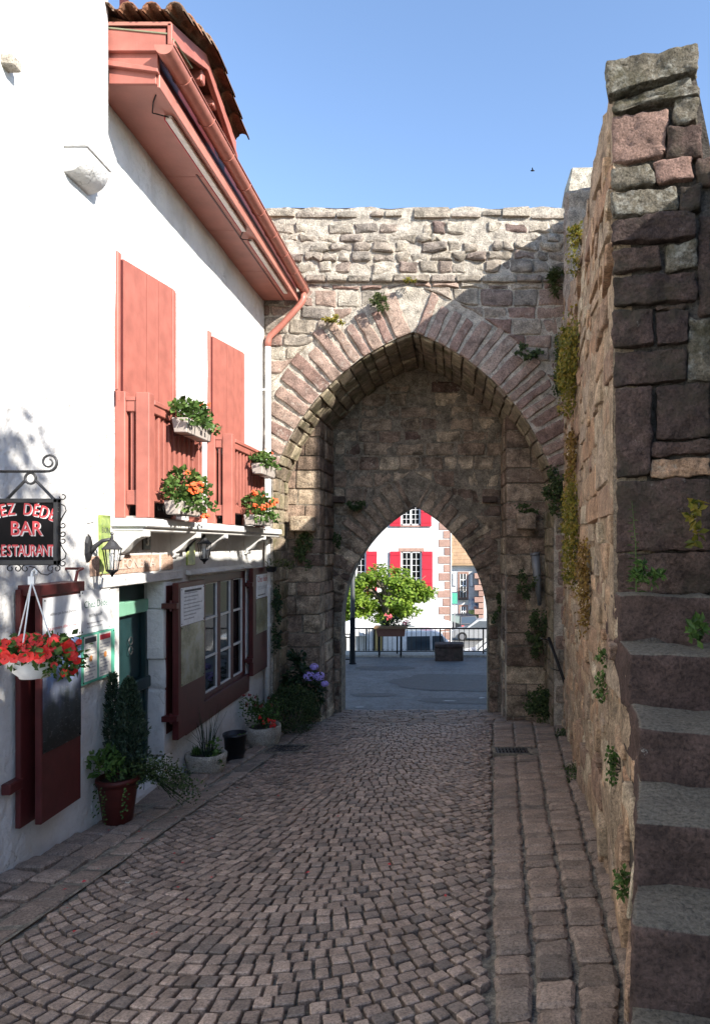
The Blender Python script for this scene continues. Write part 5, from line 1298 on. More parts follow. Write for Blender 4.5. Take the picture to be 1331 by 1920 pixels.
lantern(165, 1028, 'black wall lantern left of the green door')
lantern(350, 1018, 'black wall lantern above the ground floor window')
# ---- pots on the pavement
def gp(x, y): X, Y = ground_at(x, y); return X, Y, gz(X, Y) + .05
def big_pot():
    X, Y, Z = gp(222, 1551); t = thing('conifer_pot', 'tall dark red pot with upright conifers and trailing shrub beside the door', 'potted plant', (X, Y, Z))
    mb = MB(); mb.lathe([(.11, 0), (.125, .02), (.165, .33), (.172, .36), (.185, .36), (.185, .41), (.16, .41), (.15, .36)], (X, Y, Z), 24); mb.build('pot', 'clay_pot', t, True)
    mb = MB(); mb.lathe([(.0, 0), (.155, 0)], (X, Y, Z+.375), 20, cap=False); mb.build('soil', 'soil', t)
    mb = MB()
    for cx, cy, h, r, n in ((X-.10, Y+.10, .90, .085, 1700), (X+.07, Y+.06, .86, .16, 4200)):
        for _ in range(n):
            t_ = R.random() ** .8; an = R.uniform(0, 6.28); rr = r * (1 - t_ ** 2.6) ** .6 * (.55 + .45 * min(1, t_ * 4)) * (.8 + .55*nz(t_*7, math.cos(an)*1.6 + cx*9, math.sin(an)*1.6)) * math.sqrt(R.uniform(.25, 1))
            p = Vector((cx + rr*math.cos(an), cy + rr*math.sin(an), Z + .40 + h*t_)); mb.leaf(p, R.uniform(.03, .06), .018, rv() , Vector((math.cos(an)*.5, math.sin(an)*.5, 1)) + rv(.4), R.random(), bend=.05)
        mb.tube([(cx, cy, Z+.36), (cx, cy, Z+.36+h*.85)], [.014, .004], 5, rnd=0)
    mb.build('conifer', 'leaf_conifer', t)
    mb = MB(); c_ = Vector((X-.1, Y-.06, Z+.55))
    foliage(mb, 150, lambda: c_ + ball()*.13, .075, c_ - Vector((0, 0, .1)), .7, .5, .4, 1)
    foliage(mb, 60, lambda: c_ + Vector((.13, -.05, -.02)) + ball()*.1, .06, c_, .7, .5, .2, .9)
    mb.build('bushy_foliage', 'leaf_mid', t)
    mb = MB()
    for _ in range(1500):
        u = R.random(); p = Vector((X + .06 + .5*u, Y - .02 + .30*u, Z + .40 - .26*u*u + .1*math.sin(u*3.1))) + Vector((ball().x*.13, ball().y*.13, ball().z*.13)); mb.leaf(p, R.uniform(.02, .038), .02, rv()+Vector((0, 0, .6)), rv(), R.random())
    for _ in range(30):
        u = R.random(); mb.tube([(X+.05, Y, Z+.38), (X+.2, Y+.1, Z+.45+R.uniform(-.05, .08)), (X+.06+.5*u, Y-.02+.3*u, Z+.36-.3*u*u+R.uniform(-.1, .1))], .003, 3, rnd=.1)
    mb.build('trailing_shrub', 'leaf_ivy', t)
    mb = MB()
    for dx, dy in ((-.16, -.08), (.13, -.13), (-.05, -.17)):
        for k in range(26):
            z = Z + .36 - k*.011; mb.leaf((X+dx*(1-.002*k)+R.uniform(-.025, .025), Y+dy+R.uniform(-.02, .0), z+R.uniform(-.02, .02)), .022, .017, (dx, dy-.3, .3), rv(), R.random())
    tag(mb.build('hanging_sprig', 'leaf_mid', t), kind='stuff')
big_pot()
def stone_bowl():
    X, Y, Z = gp(387, 1458); Z -= .02; t = thing('stone_planter', 'round pale stone bowl with thin rushes beside the step', 'planter', (X, Y, Z))
    r = .225; mb = MB(); mb.lathe([(r*.62, 0), (r*.8, .03), (r*.95, .12), (r*1.0, .2), (r*1.03, .22), (r*1.03, .26), (r*.97, .275), (r*.86, .27), (r*.8, .2)], (X, Y, Z), 26, sx=1.06, sy=.9)
    v2 = [(x + .008*nz(x, y, z, 14), y + .008*nz(y, z, x, 14), z + .006*nz(x, z, y, 9)) for x, y, z in mb.v]; mb.v = v2; mb.build('bowl', 'trough_stone', t, True)
    mb = MB(); mb.lathe([(0, 0), (r*.84, 0)], (X, Y, Z+.235), 18, cap=False); mb.build('soil', 'soil', t)
    mb = MB()
    for k in range(46):
        a = R.uniform(0, 6.28); l = R.uniform(.2, .62); ln = R.uniform(.02, .24); b0 = (X+.02+.05*math.cos(a), Y+.05*math.sin(a), Z+.24)
        mb.tube([b0, (b0[0]+ln*.35*math.cos(a), b0[1]+ln*.35*math.sin(a), b0[2]+l*.55), (b0[0]+ln*math.cos(a), b0[1]+ln*math.sin(a), b0[2]+l)], [.0035, .003, .001], 3)
    mb.build('rushes', 'leaf_conifer', t)
    mb = MB(); foliage(mb, 90, lambda: (X+.1+R.uniform(-.05, .07), Y-.05+R.uniform(-.1, .1), Z+.28+R.uniform(-.06, .14)), .045, (X, Y, Z+.2), .8, .9); foliage(mb, 30, lambda: (X+.17+R.uniform(-.03, .05), Y-.1, Z+.18+R.uniform(-.03, .06)), .04, None, .8, .9)
    for _ in range(60): p = (X-.12+R.uniform(-.06, .06), Y+R.uniform(-.06, .06), Z+.24); mb.leaf(p, R.uniform(.05, .13), .008, (1, 0, 0), (R.uniform(-.4, .4), R.uniform(-.4, .4), 1), R.random())
    tag(mb.build('leafy_plant', 'leaf_mid', t), kind='stuff')
stone_bowl()
def bucket():
    X, Y, Z = gp(441, 1431); Z -= .01; t = thing('black_bucket', 'plain black plastic plant bucket beside the flower trough', 'bucket', (X, Y, Z))
    mb = MB(); mb.lathe([(.105, 0), (.11, .01), (.148, .33), (.158, .33), (.158, .365), (.145, .365), (.13, .1)], (X, Y, Z), 24); mb.build('bucket', 'bucket_black', t, True)
    mb = MB(); mb.lathe([(0, 0), (.138, 0)], (X, Y, Z+.30), 18, cap=False); mb.build('soil', 'soil', t)
    mb = MB(); foliage(mb, 12, lambda: (X+.04+R.uniform(-.04, .04), Y+R.uniform(-.04, .04), Z+.33), .05, None, .8, .7); mb.build('seedling', 'leaf_mid', t)
bucket()
def trough():
    X, Y, Z = gp(494, 1400); Z -= .02; t = thing('flower_trough', 'pale stone trough of dark red and orange flowers against the white wall', 'planter', (X, Y, Z))
    r = .26; mb = MB(); mb.lathe([(r*.78, 0), (r*.9, .04), (r, .16), (r*1.02, .27), (r*.98, .30), (r*.86, .29), (r*.82, .2)], (X, Y, Z), 26, sx=.98, sy=1.1)
    mb.v = [(x + .012*nz(x, y, z, 11), y + .012*nz(y, z, x, 11), z + .008*nz(x, z, y, 8)) for x, y, z in mb.v]; mb.build('trough', 'trough_stone', t, True)
    mb = MB(); mb.lathe([(0, 0), (r*.84, 0)], (X, Y, Z+.26), 18, cap=False); mb.build('soil', 'soil', t)
    mb = MB(); c_ = Vector((X-.02, Y, Z+.46))
    foliage(mb, 520, lambda: c_ + Vector((ball().x*.27, ball().y*.25, ball().z*.2)), .042, (X, Y, Z+.2), .5, .7)
    foliage(mb, 120, lambda: Vector((X-.22+R.uniform(-.1, .1), Y+R.uniform(-.15, .1), Z+.52+R.uniform(-.1, .2))), .04, (X, Y, Z+.2), .5, .7)
    for _ in range(40): p = c_ + Vector((ball().x*.26, ball().y*.2, .12+R.uniform(0, .2))); mb.tube([(X, Y, Z+.25), p], .003, 3, rnd=.3)
    tag(mb.build('foliage', 'leaf_mid', t), kind='stuff')
    mb = MB()
    for dx, dz in ((-.24, .72), (-.13, .70), (-.02, .60), (-.22, .62), (-.1, .60), (.05, .67), (.1, .58), (-.05, .57), (-.3, .74)): umbel(mb, (X+dx, Y+R.uniform(-.1, .1), Z+dz), .026, 9)
    tag(mb.build('dark_flowers', 'petal_dark', t), kind='stuff')
    mb = MB()
    for dx, dz in ((.13, .42), (.2, .40), (.22, .34), (.05, .38), (.16, .33), (.0, .46)): umbel(mb, (X+dx, Y-.16+R.uniform(-.05, .05), Z+dz), .03, 9)
    tag(mb.build('red_flowers', 'petal_red', t), kind='stuff')
trough()
def shrub():
    Y = 11.1; X = PP(545, 0, Y)[0]; Z = gz(X, Y) + .02; t = thing('evergreen_shrub', 'low clipped dark evergreen shrub at the corner of the gate', 'shrub', (X, Y, Z))
    mb = MB(); c_ = Vector((X-.05, Y+.2, Z+.34))
    for _ in range(3400):
        v = ball(); v = v.normalized() * (v.length ** .35); k = 1 + .25*nz(v.x*2, v.y*2, v.z*2+3); mb.leaf(c_ + Vector((v.x*.46*k, v.y*.36*k, v.z*.40*k)), R.uniform(.025, .05), .024, v + rv(.8), rv(), R.random())
    mb.build('crown', 'leaf_ivy', t)
    mb = MB()
    for _ in range(14): v = ball(); mb.tube([(X, Y+.2, Z-.03), (c_.x+v.x*.3, c_.y+v.y*.25, c_.z+v.z*.2)], .008, 4, rnd=.3)
    mb.build('stem', 'bark', t)
shrub()
def hydrangea():
    Y = 12.0; X = PP(572, 0, Y)[0]; Z = gz(X, Y) + .02; t = thing('hydrangea', 'hydrangea bush with lilac flower heads against the left pier', 'shrub', (X, Y, Z))
    mb = MB(); c_ = Vector(PP(566, 1295, Y))
    for _ in range(900):
        v = ball(); v = v.normalized() * (v.length ** .5); p = c_ + Vector((v.x*.4, v.y*.3, v.z*.46)); s_ = R.uniform(.06, .12); mb.leaf(p, s_, s_*.7, v + Vector((0, 0, .8)) + rv(.4), v + rv(.4), R.random())
    foliage(mb, 60, lambda: c_ + Vector((-.05, -.1, .55)) + ball()*.15, .12, c_, .8, .7, .1, .5)
    tag(mb.build('foliage', 'leaf_dark', t), kind='stuff')
    mb = MB()
    for px, py, r in ((580, 1268, .10), (599, 1268, .095), (589, 1250, .07), (609, 1282, .06)):
        q = PP(px, py, Y-.40)
        for _ in range(60): v = ball().normalized(); flower(mb, Vector(q) + Vector((v.x*r, v.y*r, v.z*r*.75)), .02, v, 4, .1)
    tag(mb.build('flower_heads', 'petal_lilac', t), kind='stuff')
    mb = MB()
    for _ in range(8): v = ball(); mb.tube([(X-.15, Y, Z-.03), (c_.x+v.x*.2, c_.y+v.y*.1, c_.z)], .007, 4)
    mb.build('stem', 'bark', t)
hydrangea()
def small_hanger():
    q = PP(509, 1066, 11.25); t = thing('small_hanging_pot', 'small black hanging pot with straggling green by the drainpipe', 'hanging pot', q)
    mb = MB(); mb.lathe([(.05, -.06), (.08, -.04), (.095, .03), (.102, .035), (.09, .035)], q, 14); mb.build('pot', 'bucket_black', t, True)
    for a in (0, 2.1, 4.2): mb = MB(); mb.tube([(q[0]+.09*math.cos(a), q[1]+.09*math.sin(a), q[2]+.03), (q[0]-.02, q[1]+.05, q[2]+.5)], .003, 4); mb.build('wire', 'iron', t)
    mb = MB(); mb.tube([(q[0]-.02, q[1]+.05, q[2]+.5), (XF+.06, Y1H-.15, q[2]+.52)], .006, 5); mb.build('hook', 'iron', t)
    mb = MB(); foliage(mb, 130, lambda: (q[0]+R.uniform(-.06, .36), q[1]+R.uniform(-.1, .1), q[2]+.07+R.uniform(-.07, .07)), .06, q, .5, .35); tag(mb.build('foliage', 'grass_blade', t), kind='stuff')
small_hanger()
# ---- plants on walls
def wall_plant(name, label, px, py, Y, rx, rz, n, leafmat, size, dx=.10, surf=None, cat='wall plant', wr=.7, hang=.3):
    q = Vector(PP(px, py, Y)) if surf is None else Vector(surf)
    t = thing(name, label, cat, q)
    mb = MB(); nc = max(6, int(n / 40)); cl = []
    for _ in range(nc): v = ball(); cl.append((Vector((0, v.x*rx, v.z*rz)) if dx > 0 else Vector((v.x*rx, 0, v.z*rz)), R.uniform(.12, .42)))
    for _ in range(n):
        c_, s_ = cl[R.randrange(nc)]; v = ball()
        if dx > 0:
            p = q + c_ + Vector((0, v.y*rx*s_, v.z*rz*s_)); d = R.random()**1.3 * dx * (1 - .5*abs(v.z)); p.x = wallX(p.y) - .05 - d; out = Vector((-1, -.2, .3))
        else:
            p = q + c_ + Vector((v.x*rx*s_, -R.random()**1.3 * -dx, v.z*rz*s_)); out = Vector((0, -1, .4))
        mb.leaf(p, size*R.uniform(.6, 1.3), size*wr, out + rv(.9), rv() + Vector((0, 0, -hang)), R.random())
    mb.build('foliage', leafmat, t)
    mb = MB()
    for c_, s_ in cl:
        a = q + c_*.3; b = q + c_
        if dx > 0: a.x = wallX(a.y) - .02; b.x = wallX(b.y) - .06
        else: a.y += .05; b.y -= .03
        mb.tube([a, (a+b)/2 + rv(.02), b], .005, 4)
    mb.build('stem', 'bark', t); return t
def yw(x): return .495 / max(.012, ((x - PX) / F - .12))       # distance of a pixel column on the long wall
wall_plant('yellow_wall_plant', 'big cushion of yellow green succulent halfway up the right wall', 1082, 690, yw(1086), .85, .5, 1900, 'leaf_succulent', .05, .22)
wall_plant('yellow_wall_plant', 'tall drape of yellow succulent on the right wall beside the arch foot', 1084, 1000, yw(1086), .8, .6, 1700, 'leaf_succulent', .045, .16)
wall_plant('rusty_wall_plant', 'rust coloured creeper between the two succulent cushions on the right wall', 1080, 870, yw(1083), .8, .45, 1000, 'leaf_rust', .04, .09)
wall_plant('rusty_wall_plant', 'thin rust coloured creeper low on the right wall below the succulents', 1110, 1100, yw(1112), .5, .4, 900, 'leaf_rust', .035, .09)
wall_plant('small_wall_plant', 'small yellow green tuft high on the right wall', 1092, 480, yw(1093), .4, .28, 320, 'leaf_succulent', .045, .14)
wall_plant('small_wall_plant', 'green tuft near the foot of the right wall by the rail', 1075, 1395, 10.6, .35, .22, 420, 'leaf_ivy', .045, .16)
wall_plant('small_wall_plant', 'ivy sprig low on the right wall below the steps', 1150, 1270, yw(1150), .16, .22, 160, 'leaf_mid', .035, .07)
wall_plant('small_wall_plant', 'green sprig low on the near right wall beside the second step', 1182, 1440, 3.9, .10, .14, 110, 'leaf_mid', .03, .06)
wall_plant('small_wall_plant', 'weeds at the foot of the right wall along the gutter strip', 1098, 1460, 7.6, .5, .12, 260, 'leaf_ivy', .04, .14)
wall_plant('small_wall_plant', 'weeds sprouting low beside the fourth stone step', 1178, 1650, 3.35, .10, .12, 110, 'leaf_mid', .03, .07)
wall_plant('gate_ivy', 'dark ivy hanging at the right springing of the wide arch', 1040, 925, 11.5, .22, .42, 900, 'leaf_ivy', .05, -.16)
wall_plant('gate_ivy', 'grassy tuft on the front of the gate beside the right wall top', 1040, 525, 11.5, .12, .30, 420, 'grass_blade', .09, -.14, wr=.2)
wall_plant('gate_ivy', 'dark fern hanging above the right side of the voussoirs', 990, 662, 11.48, .20, .14, 240, 'leaf_ivy', .06, -.10)
wall_plant('gate_ivy', 'dry tuft growing above the arch point', 714, 568, 11.48, .17, .15, 420, 'grass_blade', .06, -.16, wr=.4)
wall_plant('gate_ivy', 'small green tuft on the left shoulder of the wide arch', 628, 604, 11.48, .18, .08, 240, 'leaf_succulent', .045, -.12)
wall_plant('gate_ivy', 'little weed on the ledge above the arch point', 768, 525, 11.45, .12, .05, 110, 'leaf_succulent', .04, -.1)
wall_plant('gate_ivy', 'creeper on the right edge of the gate beside the right wall', 1046, 690, 11.5, .10, .55, 600, 'leaf_ivy', .05, -.12)
wall_plant('pier_ivy', 'ivy patch on the left pier below the corbel', 572, 1030, 12.42, .22, .30, 520, 'leaf_ivy', .05, -.10)
wall_plant('pier_ivy', 'ivy on the right pier above the corbel stone', 985, 955, 12.4, .26, .08, 260, 'leaf_ivy', .05, -.10)
wall_plant('pier_ivy', 'ivy patch on the right pier left of the grey spout', 988, 1095, 12.4, .2, .24, 420, 'leaf_ivy', .05, -.12)
wall_plant('pier_ivy', 'ivy trailing from below the spout down the right pier', 1010, 1190, 12.35, .22, .5, 1000, 'leaf_ivy', .05, -.14)
wall_plant('pier_ivy', 'bushy ivy at the foot of the right pier', 1020, 1320, 12.1, .30, .28, 1100, 'leaf_ivy', .055, -.24)
wall_plant('pier_ivy', 'short ivy beside the right jamb of the small arch', 930, 1140, 13.65, .1, .3, 260, 'leaf_ivy', .05, -.08)
wall_plant('pier_ivy', 'fern above the left shoulder of the small arch', 668, 948, 13.65, .22, .1, 220, 'leaf_ivy', .06, -.1)
wall_plant('pier_ivy', 'creeping ivy between left pier and small arch', 630, 1010, 13.6, .08, .25, 160, 'leaf_ivy', .05, -.08)
wall_plant('pier_ivy', 'ivy climbing the dark left jamb above the evergreen shrub', 520, 1160, 11.5, .08, .5, 420, 'leaf_dark', .05, -.1)
wall_plant('stair_weed', 'leafy weed on the ledge above the top step', 1205, 1075, 3.86, .10, .10, 150, 'leaf_mid', .045, -.09, wr=.35, hang=-.4)
t = bpy.data.objects['stair_weed']
mb = MB(); q = PP(1192, 1110, 3.86); top = PP(1184, 940, 3.86)
mb.tube([q, ((q[0]+top[0])/2+.01, q[1], (q[2]+top[2])/2), top], [.004, .003, .001], 4)
for k in range(34):
    u = k / 33; c_ = Vector(q).lerp(Vector(top), u); a = k * 2.4; mb.leaf(c_, .06*(1.1-.7*u), .015, (0, 0, 1), (math.cos(a), math.sin(a), .25), R.random())
mb.build('flower_spike', 'leaf_mid', t)
for (px, py, Y, nm) in ((1305, 980, 3.75, 'yellowing weed with broad leaves at the right picture edge'), (1303, 1182, 3.7, 'small green weed on the riser of the top step'), (1235, 1875, 2.75, 'leafy weed at the foot of the lowest step')):
    wall_plant('stair_weed', nm, px, py, Y, .04, .16 if py < 1100 else .05, 60, 'leaf_succulent' if py < 1000 else 'leaf_mid', .055, -.05, wr=.6, hang=0 if py < 1100 else -.5)
# ---- black hand rail and grey rain spout by the right pier
hr = thing('hand_rail', 'sloping black iron hand rail beside the right wall at the arch', 'hand rail', PP(1060, 1320, 11.3))
a, b = Vector(PP(1028, 1195, 11.5)), Vector(PP(1074, 1325, 11.0))
mb = MB(); mb.tube([a, b], .026, 8); mb.build('rail', 'iron', hr, True)
for t_ in (.05, .5): p = a.lerp(b, t_); mb = MB(); mb.tube([p, p + Vector((-.12, .02, .03)), p + Vector((-.14, .14, .03))], .01, 5); mb.build('rail_fixing', 'iron', hr)
mb = MB(); mb.tube([b, (b.x+.02, b.y-.02, gz(b.x, b.y))], .022, 8); mb.build('rail_post', 'iron', hr)
sp = thing('rain_spout', 'tapering grey metal rain spout on the right pier', 'spout', PP(1005, 1130, 12.3))
mb = MB(); mb.tube([PP(1003, 1040, 12.38), PP(1007, 1085, 12.36), PP(1011, 1135, 12.42)], [.085, .07, .035], 14); mb.build('spout', 'spout_grey', sp, True)
mb = MB(); mb.tube([PP(1002, 1036, 12.38), PP(1003, 1041, 12.38)], .092, 14); mb.build('rim', 'spout_grey', sp, True)
# ---- the bird
q = PP(998, 320, 30.0); bd = thing('bird', 'tiny dark bird in the blue sky above the wall', 'bird', q)
mb = MB(); mb.ico(q, (.10, .035, .03), sub=2); mb.build('body', 'iron', bd, True)
mb = MB()
for s_ in (-1, 1): mb.add([(q[0]-.03, q[1], q[2]), (q[0]+.04, q[1], q[2]), (q[0]-.02, q[1]+s_*.17, q[2]+.05), (q[0]-.05, q[1]+s_*.15, q[2]+.05)], [(0, 1, 2, 3)])
mb.build('wings', 'iron', bd)
# ================================================================== BEYOND THE GATE
def zs_(Y, x=0): return gz(x, Y)
# ---- railing along the square
rl = thing('iron_railing', 'black iron railing with thin bars along the far edge of the square', 'railing', (0, 23.6, gz(0, 23.6)))
YR = 23.6; zt_ = (PY - 1178) / F * YR; zb_ = (PY - 1222) / F * YR; xa, xb_ = PP(664, 0, YR)[0], PP(930, 0, YR)[0]
mb = MB(); mb.box(xa, xb_+2, YR-.025, YR+.025, zt_-.03, zt_+.02); mb.build('top_rail', 'iron', rl)
mb = MB(); mb.box(xa, xb_+2, YR-.012, YR+.012, zb_, zb_+.03); mb.build('bottom_rail', 'iron', rl)
x = xa; k = 0
while x < xb_ + 1:
    post = k % 9 == 0
    mb = MB(); mb.box(x-(.025 if post else .009), x+(.025 if post else .009), YR-.01, YR+.01, gz(0, YR)-.0 if post else zb_, zt_); mb.build('post' if post else 'bar', 'iron', rl)
    if not post:
        mb = MB(); mb.tube([(x+.045*math.cos(a*math.pi/6), YR, zb_+.1+.045*math.sin(a*math.pi/6)) for a in range(6, 13)], .006, 4); mb.build('bar_curl', 'iron', rl)
    x += .165; k += 1
r2 = thing('iron_barrier', 'short black iron barrier beside the lamp post', 'barrier', (-3.4, 21.6, gz(-3.4, 21.6)))
Yq = 21.6; z1 = (PY - 1189) / F * Yq
for z in (z1, z1-.1, (PY-1236)/F*Yq): mb = MB(); mb.box(-6.5, PP(657, 0, Yq)[0], Yq-.015, Yq+.015, z-.02, z+.015); mb.build('rail', 'iron', r2)
for x in lin(-6.3, PP(656, 0, Yq)[0], 20): mb = MB(); mb.box(x-.01, x+.01, Yq-.01, Yq+.01, gz(0, Yq), z1); mb.build('bar', 'iron', r2)
# ---- lamp post
Yp = 21.5; X = PP(661, 0, Yp)[0]; lp = thing('lamp_post', 'slim lamp post with grey shaft and black base at the left of the square', 'lamp post', (X, Yp, gz(X, Yp)))
z0 = gz(X, Yp); zm = (PY - 1158) / F * Yp
mb = MB(); mb.lathe([(.12, 0), (.12, .03), (.085, .06), (.085, zm - z0)], (X, Yp, z0), 14); mb.build('base', 'black', lp, True)
mb = MB(); mb.tube([(X, Yp, zm), (X, Yp, zm+3.2)], [.075, .05], 12); mb.build('shaft', 'spout_grey', lp, True)
mb = MB(); mb.lathe([(.03, 0), (.09, .05), (.2, .1), (.2, .42), (.1, .55), (0, .6)], (X, Yp, zm+3.2), 10); mb.build('lamp_head', 'spout_grey', lp)
# ---- stone block
a, b = PP(815, 1207, 22.4), PP(868, 1240, 22.4)
sb = thing('stone_block', 'weathered dark stone block like a bench on the asphalt square', 'stone block', (a[0], 22.4, b[2]))
rough_block('block', 'end_stone', sb, a[0], b[0], 22.35, 22.85, gz(0, 22.4)-.03, a[2]-.12, 5, .03, 3, .04)
rough_block('top_slab', 'end_stone', sb, a[0]-.02, b[0]+.02, 22.32, 22.9, a[2]-.13, a[2], 5, .02, 3, .04)
# ---- planter on the railing
a, b = PP(706, 1174, 23.45), PP(760, 1192, 23.45)
pt_ = thing('railing_planter', 'brown planter of red flowers standing against the railing', 'planter', (a[0], 23.4, b[2]))
mb = MB(); mb.hexa([(a[0]+.05, 23.25, b[2]), (b[0]-.03, 23.25, b[2]), (b[0]-.03, 23.56, b[2]), (a[0]+.05, 23.56, b[2]), (a[0], 23.2, a[2]-.06), (b[0], 23.2, a[2]-.06), (b[0], 23.57, a[2]-.06), (a[0], 23.57, a[2]-.06)]); mb.build('box', 'terracotta', pt_)
mb = MB(); mb.box(a[0]-.06, b[0]+.06, 23.15, 23.575, a[2]-.06, a[2]+.02); mb.build('rim', 'wood', pt_)
for x in (a[0]+.1, b[0]-.15): mb = MB(); mb.box(x-.03, x+.03, 23.35, 23.42, gz(0, 23.4), b[2]); mb.build('leg', 'iron', pt_)
c_ = Vector(PP(732, 1166, 23.4)); mb = MB(); foliage(mb, 420, lambda: c_ + Vector((ball().x*.36, ball().y*.15, ball().z*.2)), .08, c_, .6); foliage(mb, 90, lambda: c_ + Vector((.5+ball().x*.2, 0, -.06+ball().z*.08)), .06, c_, .6); tag(mb.build('foliage', 'leaf_dark', pt_), kind='stuff')
mb = MB()
for _ in range(10): umbel(mb, c_ + Vector((R.uniform(-.2, .15), -.15, R.uniform(.1, .26))), .05, 8)
for _ in range(5): umbel(mb, c_ + Vector((R.uniform(.4, .65), -.12, R.uniform(-.06, .04))), .045, 8)
tag(mb.build('flower_heads', 'petal_pink', pt_), kind='stuff')
# ---- pollarded tree
def tree(name, label, base, trunk_h, cen, rad_, n, leafmat, size, holes=.3, seed=1, tr=.14):
    t = thing(name, label, 'tree', base); rr = random.Random(seed)
    mb = MB(); top = Vector((cen[0], cen[1], base[2] + trunk_h)); mb.tube([base, Vector(base).lerp(top, .5) + Vector((.05, 0, 0)), top], [tr*1.25, tr, tr*.85], 10)
    tips = []
    for k in range(11):
        a = k * 2.4; e = rr.uniform(.2, 1.1); L = rr.uniform(.55, .95); tip = Vector(cen) + Vector((math.cos(a)*rad_[0]*L*math.cos(e), math.sin(a)*rad_[1]*L*math.cos(e), rad_[2]*L*math.sin(e)*rr.choice((1, 1, -.3)))); mid = top.lerp(tip, .45) + Vector((0, 0, .15)); mb.tube([top - Vector((0, 0, .1)), mid, tip], [tr*.6, tr*.38, tr*.12], 6); tips.append(tip)
        for q in range(3): v = ball(); mb.tube([mid, tip + Vector((v.x*rad_[0], v.y*rad_[1], v.z*rad_[2]))*.0 + v*.35*rad_[0]], [tr*.25, tr*.06], 4)
    mb.build('trunk', 'bark', t, True)
    mb = MB(); cl = []
    for _ in range(70):
        v = ball(); v = v.normalized() * (v.length ** .4); cl.append((Vector(cen) + Vector((v.x*rad_[0], v.y*rad_[1], v.z*rad_[2]))*rr.uniform(.78, 1.0), rr.uniform(.13, .30)))
    for _ in range(n):
        c2, s_ = cl[R.randrange(len(cl))]; v = ball(); p = c2 + Vector((v.x*rad_[0]*s_, v.y*rad_[1]*s_, v.z*rad_[2]*s_*.8)); mb.leaf(p, size*R.uniform(.7, 1.3), size*.85, rv(.8) + Vector((0, 0, .9)) + (p - Vector(cen)).normalized()*.5, rv() + Vector((0, 0, -.3)), R.random(), bend=R.uniform(-.2, .1))
    mb.build('crown', leafmat, t); return t
c_ = PP(722, 1113, 28.5)
tree('plane_tree', 'low round pollarded plane tree with bright green leaves before the white house', (c_[0], 28.5, gz(0, 28.5)), 2.9, c_, (1.95, 1.6, 1.12), 13000, 'leaf_tree', .135, tr=.17)
c_ = PP(655, 1122, 27.8)
tree('plane_tree', 'left plane tree half hidden behind the jamb of the small arch', (c_[0]-.3, 27.8, gz(0, 28)), 2.7, (c_[0]-.3, 27.8, c_[2]), (1.25, 1.1, 1.05), 6000, 'leaf_tree', .135, seed=4, tr=.14)
# ---- white house with red shutters
fh = thing('far_white_house', 'white house with red shutters and pink stone corners seen through the small arch', 'house', (-4, 34, gz(0, 34)))
YH = 34.0; xc_ = PP(845, 0, YH)[0]
wins = [(752, 788, 935, 985), (752, 790, 1034, 1098), (650, 686, 1034, 1098), (650, 686, 935, 985)]
holes = [(PP(a, 0, YH)[0], PP(b, 0, YH)[0], (PY-d)/F*YH, (PY-c_)/F*YH) for a, b, c_, d in wins]
xs = sorted({-11.0, xc_} | {q for h in holes for q in h[:2]}); zs2 = sorted({-6.5, 4.6} | {q for h in holes for q in h[2:]})
mb = MB()
for a, b in zip(xs[:-1], xs[1:]):
    for c_, d in zip(zs2[:-1], zs2[1:]):
        if not any(h[0] <= (a+b)/2 <= h[1] and h[2] <= (c_+d)/2 <= h[3] for h in holes): mb.add([(a, YH, c_), (b, YH, c_), (b, YH, d), (a, YH, d)], [(0, 1, 2, 3)])
mb.add([(xc_, YH, -6.5), (xc_, YH+9, -6.5), (xc_, YH+9, 4.6), (xc_, YH, 4.6)], [(0, 1, 2, 3)]); mb.build('wall', 'plaster', fh)
mb = MB(); mb.hexa([(-11.3, YH-.5, 4.5), (xc_+.4, YH-.5, 4.5), (xc_+.4, YH+4.5, 6.6), (-11.3, YH+4.5, 6.6), (-11.3, YH-.5, 4.65), (xc_+.4, YH-.5, 4.65), (xc_+.4, YH+4.5, 6.75), (-11.3, YH+4.5, 6.75)]); mb.build('roof', 'roof_tile', fh)
for (a, b, c_, d) in holes:
    fr = MB(); e = .07
    for q in ((a, a+e, c_, d), (b-e, b, c_, d), (a, b, c_, c_+e), (a, b, d-e, d), ((a+b)/2-.045, (a+b)/2+.045, c_, d)): fr.box(q[0], q[1], YH+.02, YH+.10, q[2], q[3])
    fo = fr.build('window', 'window_white', fh)
    m2 = MB()
    for s_ in (0, 1):
        u0, u1 = (a+e, (a+b)/2-.045) if s_ == 0 else ((a+b)/2+.045, b-e)
        m2.box((u0+u1)/2-.012, (u0+u1)/2+.012, YH+.05, YH+.08, c_+e, d-e)
        for k in range(1, 5): z = c_+e + (d-c_-2*e)*k/5; m2.box(u0, u1, YH+.05, YH+.078, z-.012, z+.012)
    m2.build('glazing_bar', 'window_white', fo)
    m2 = MB(); m2.box(a, b, YH+.085, YH+.09, c_, d); m2.build('pane', 'glass', fo)
    m2 = MB(); m2.box(a-.1, b+.1, YH+.4, YH+.5, c_-.1, d+.1); m2.build('dark_room', 'dark_void', fo)
    m2 = MB(); m2.box(a-.1, b+.1, YH-.05, YH+.05, c_-.08, c_); m2.build('sill', 'quoin', fo)
    m2 = MB(); m2.box(a-.12, b+.12, YH-.02, YH+.02, d, d+.17); m2.build('lintel', 'quoin', fo)
    for x0, x1 in ((a-.55, a-.03), (b+.03, b+.55)):
        m2 = MB(); m2.box(x0, x1, YH-.09, YH-.04, c_-.05 if d-c_ < 1.5 else c_-.45, d); so = m2.build('shutter', 'far_red', fh)
        for z in (c_+.15, (c_+d)/2, d-.15): m2 = MB(); m2.box(x0+.02, x1-.02, YH-.11, YH-.09, z-.03, z+.03); m2.build('batten', 'far_red', so)
